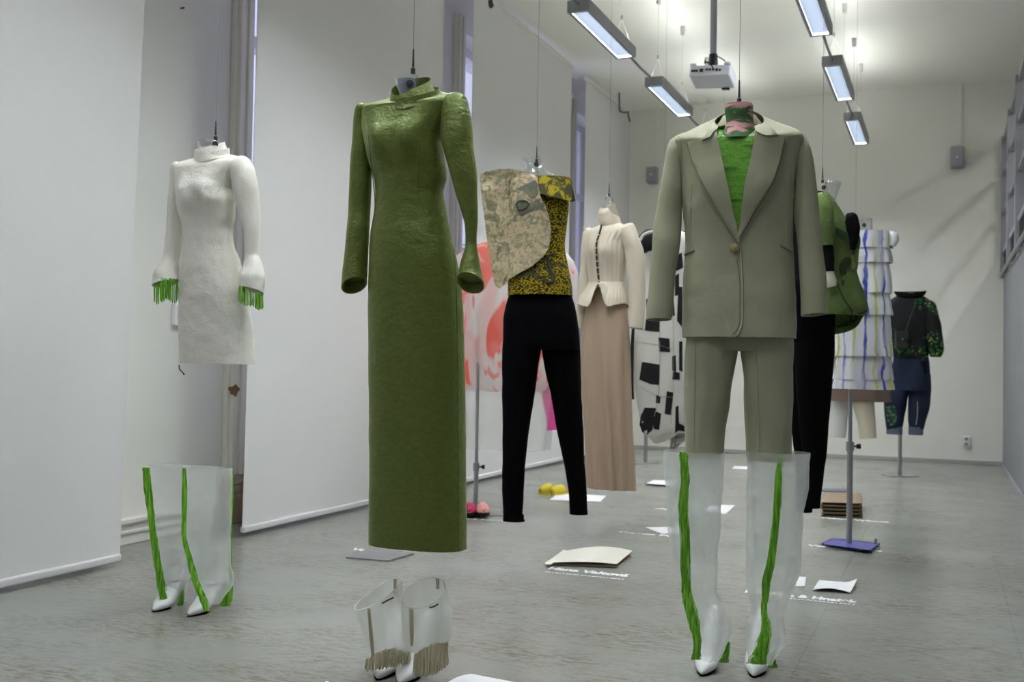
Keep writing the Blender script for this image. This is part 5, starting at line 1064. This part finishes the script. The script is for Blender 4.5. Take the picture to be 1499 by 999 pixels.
sheet('folder', 'dark grey card folder on the floor behind the hem of the olive dress', 'folder', [(506, 818), (538, 806), (606, 812), (569, 823)], M_card, .006, 0)
e = sheet('envelope', 'open cream envelope on the floor in front of the black trousers', 'envelope', [(797, 827), (828, 809), (926, 815), (905, 832)], M_manila, .003, 0, nm='back_sheet')
sheet('envelope', None, None, [(800, 826), (829, 809), (925, 815), (903, 831.5)], M_kraft, .002, .004, lambda u, v: .010 * v * (.5 + u * 0), parent=e, nm='lining')
sheet('envelope', None, None, [(797, 827), (828, 809), (926, 814.5), (903, 831)], M_manila, .0015, .006, lambda u, v: .006 + .032 * math.sin(math.pi * min(1, v * .8)) * (.4 + .6 * u) , parent=e, nm='front_sheet')
sheet('envelope', None, None, [(797, 827), (825, 807), (832, 809), (806, 828)], M_manila, .002, .012, lambda u, v: .004 - .003 * (1 - u) , parent=e, nm='flap')
sheet('paper_sheet', 'white paper booklet on the floor beside the yellow shoes', 'paper', [(804, 733), (818, 723), (887, 727), (879, 735.5)], M_paper, .004, 0, group='white papers on the floor')
sheet('paper_sheet', 'white card on the floor just left of the tall organza boots', 'paper', [(945, 774), (968, 783), (1013, 783), (1000, 773)], M_paper, .006, 0, group='white papers on the floor')
sheet('paper_sheet', 'white card on the floor seen between the two tall organza boots', 'paper', [(1030, 751), (1040, 740), (1076, 741), (1064, 752)], M_paper, .004, 0, group='white papers on the floor')
sheet('paper_sheet', 'curled white paper on the floor right of the tall organza boots', 'paper', [(1190, 866), (1199, 852), (1255, 856), (1245, 870)], M_paper, .002, 0, lambda u, v: .004 + .012 * math.sin(v * 3.2) * (1 - u) + .018 * max(0, v - .75) * 4 * u, group='white papers on the floor')
sheet('paper_sheet', 'small white paper strip on the floor touching the right tall boot', 'paper', [(1162, 860), (1169, 846), (1180, 846.5), (1178, 860)], M_paper, .004, 0, group='white papers on the floor')
sheet('paper_sheet', 'white paper far back on the floor between the suit trouser legs', 'paper', [(1071, 687), (1075, 683), (1100, 684), (1098, 688)], M_paper, .002, 0, group='white papers on the floor')
sheet('paper_sheet', 'white page with a raised edge, cut by the bottom border', 'paper', [(640, 1014), (690, 990), (752, 1002), (800, 1040)], M_paper, .004, 0, lambda u, v: .012 * math.sin(u * 3) , group='white papers on the floor')
mg = sheet('magazine', 'black edged white magazine on the floor, left of the tall boots', 'magazine', [(945, 709), (957, 704), (990, 705), (985, 713)], M_blackplastic, .012, 0, nm='cover')
sheet('magazine', None, None, [(945, 708.5), (957, 703.5), (990, 704.5), (985, 711.5)], M_paper, .002, .013, parent=mg, nm='page')
sheet('magazine', 'dark slate sheet far back on the floor behind the steel pole', 'magazine', [(1200, 720), (1203, 716), (1240, 717), (1242, 721)], mat('slate_card', (.12, .13, .17), .5), .004, 0)
bl = sheet('folder', 'blue plastic folder at the foot of the striped dress stand', 'folder', [(1203, 798), (1219, 790.5), (1288, 798), (1274, 808)], mat('dark_blue_plastic', (.03, .03, .16), .4), .010, .0065, nm='cover')
sheet('folder', None, None, [(1205, 797.5), (1220, 790.5), (1287, 797.5), (1273, 806.5)], M_blue, .002, .018, parent=bl, nm='cover_sheet')
b3 = on_z(1281, 797, .018); MB().tube([b3, b3 + Vector((.004, 0, .03))], .006, 8).build('elastic_tab', M_card, bl, True)
# brown albums, fanned open in a pile
al = [(0.0, .006), (.028, .006), (.055, .006), (.078, .006)]
for k, lab in enumerate(('lowest brown card album of the pile beside the black trousers', 'second brown card album up in the pile by the pole', 'third brown card album up in the pile by the pole', 'topmost brown card album of the pile by the steel pole')):
    z = .003 + k * .024; off = (k % 2) * 1.5
    poly = [(1199 + off + (3 - k), 757), (1208 + off, 741), (1262 - off, 742), (1262 - off, 759)]
    t = thing('album', lab, 'album', on_z(1230, 750, z), 'brown albums in a pile')
    # outline is taken on the floor and raised
    pts = [on_z(x, y, 0) + Vector((0, 0, z)) for x, y in poly]
    for nm, dz, th_, m in (('back_cover', 0, .003, M_album), ('page_block', .0035, .008, M_albumd), ('front_cover', .018, .003, M_album)):
        c = sum(pts, Vector()) / 4; sc = .9 if nm == 'page_block' else 1
        b = MB(); q = [c + (p - c) * sc for p in pts]; b.add([p + Vector((0, 0, dz)) for p in q] + [p + Vector((0, 0, dz + th_)) for p in q], [(0, 3, 2, 1), (4, 5, 6, 7), (0, 1, 5, 4), (1, 2, 6, 5), (2, 3, 7, 6), (3, 0, 4, 7)]).build(nm, m, t)

M_letter = mat('white_vinyl_lettering', (.85, .85, .85), .5)
def lettering(txt, x0, y0, x1, label, h=.06, bold=.045):
    cu = bpy.data.curves.new('floor_lettering', 'FONT'); cu.body = txt; cu.size = 1; cu.extrude = .003; cu.offset = bold; cu.materials.append(M_letter)
    o = bpy.data.objects.new('floor_lettering', cu); COL.objects.link(o); bpy.context.view_layer.update()
    a = on_z(x0, y0); b = on_Y(x1, y0, a.y); v = ray(x1, y0); b = CAM + v * ((a.y) / v.y); w = abs(b.x - a.x)
    xs_ = [c[0] for c in o.bound_box]; wid = max(xs_) - min(xs_)
    sx = w / wid; o.scale = (sx, h * 1.35, .3); o.location = (a.x - min(xs_) * sx, a.y, .0012)
    me = bpy.data.meshes.new_from_object(o.evaluated_get(bpy.context.evaluated_depsgraph_get())); loc, sc_ = o.location.copy(), o.scale.copy()
    bpy.data.objects.remove(o); m2 = bpy.data.objects.new('floor_lettering', me); COL.objects.link(m2); m2.location = loc; m2.scale = sc_
    return tag(m2, label, 'lettering', 'white vinyl names on the floor')
def dashes(x0, y0, x1, label, n=16):
    """the line of tiny unreadable print under a name"""
    a = on_z(x0, y0); v = ray(x1, y0); w = a.y / v.y * v.x - a.x; b = MB(); R = random.Random(n)
    for i in range(n):
        p = a.x + w * i / n; b.box((p, a.y - .012, .0008), (p + w / n * R.uniform(.5, .85), a.y, .0016))
    o = b.build('small_print', M_letter); tag(o, label, 'lettering', 'tiny print under the floor names', 'stuff'); return o
lettering('Hana Valtová', 801, 834, 918, 'white floor lettering in front of the cream envelope')
dashes(798, 837.5, 916, 'tiny white print line in front of the cream envelope', 22)
lettering('Kateřina & Hnatek', 1090, 868, 1256, 'white floor lettering running behind the right tall boot, below the curled paper')
dashes(1120, 873, 1254, 'tiny white print line below the curled white paper', 22)
lettering('Vaclav Ublox', 1181, 800, 1293, 'white floor lettering in front of the blue folder', .05)
lettering('Valeri  Vybová', 1200, 759, 1302, 'white floor lettering in front of the brown albums', .05)
lettering('Tereza Pol', 901, 780, 990, 'white floor lettering left of the left tall boot, nearer line', .05)
lettering('Anna Pol', 957, 745.5, 1062, 'white floor lettering left of the left tall boot, further line', .05)
lettering('Vojtěch No', 512, 805.5, 600, 'white floor lettering behind the grey folder', .05)
lettering('Johana Nem', 655, 758, 735, 'white floor lettering between olive dress and black trouser leg', .03, .0)
lettering('No', 463, 1006, 500, 'fragment of white floor lettering at the bottom border', .055)
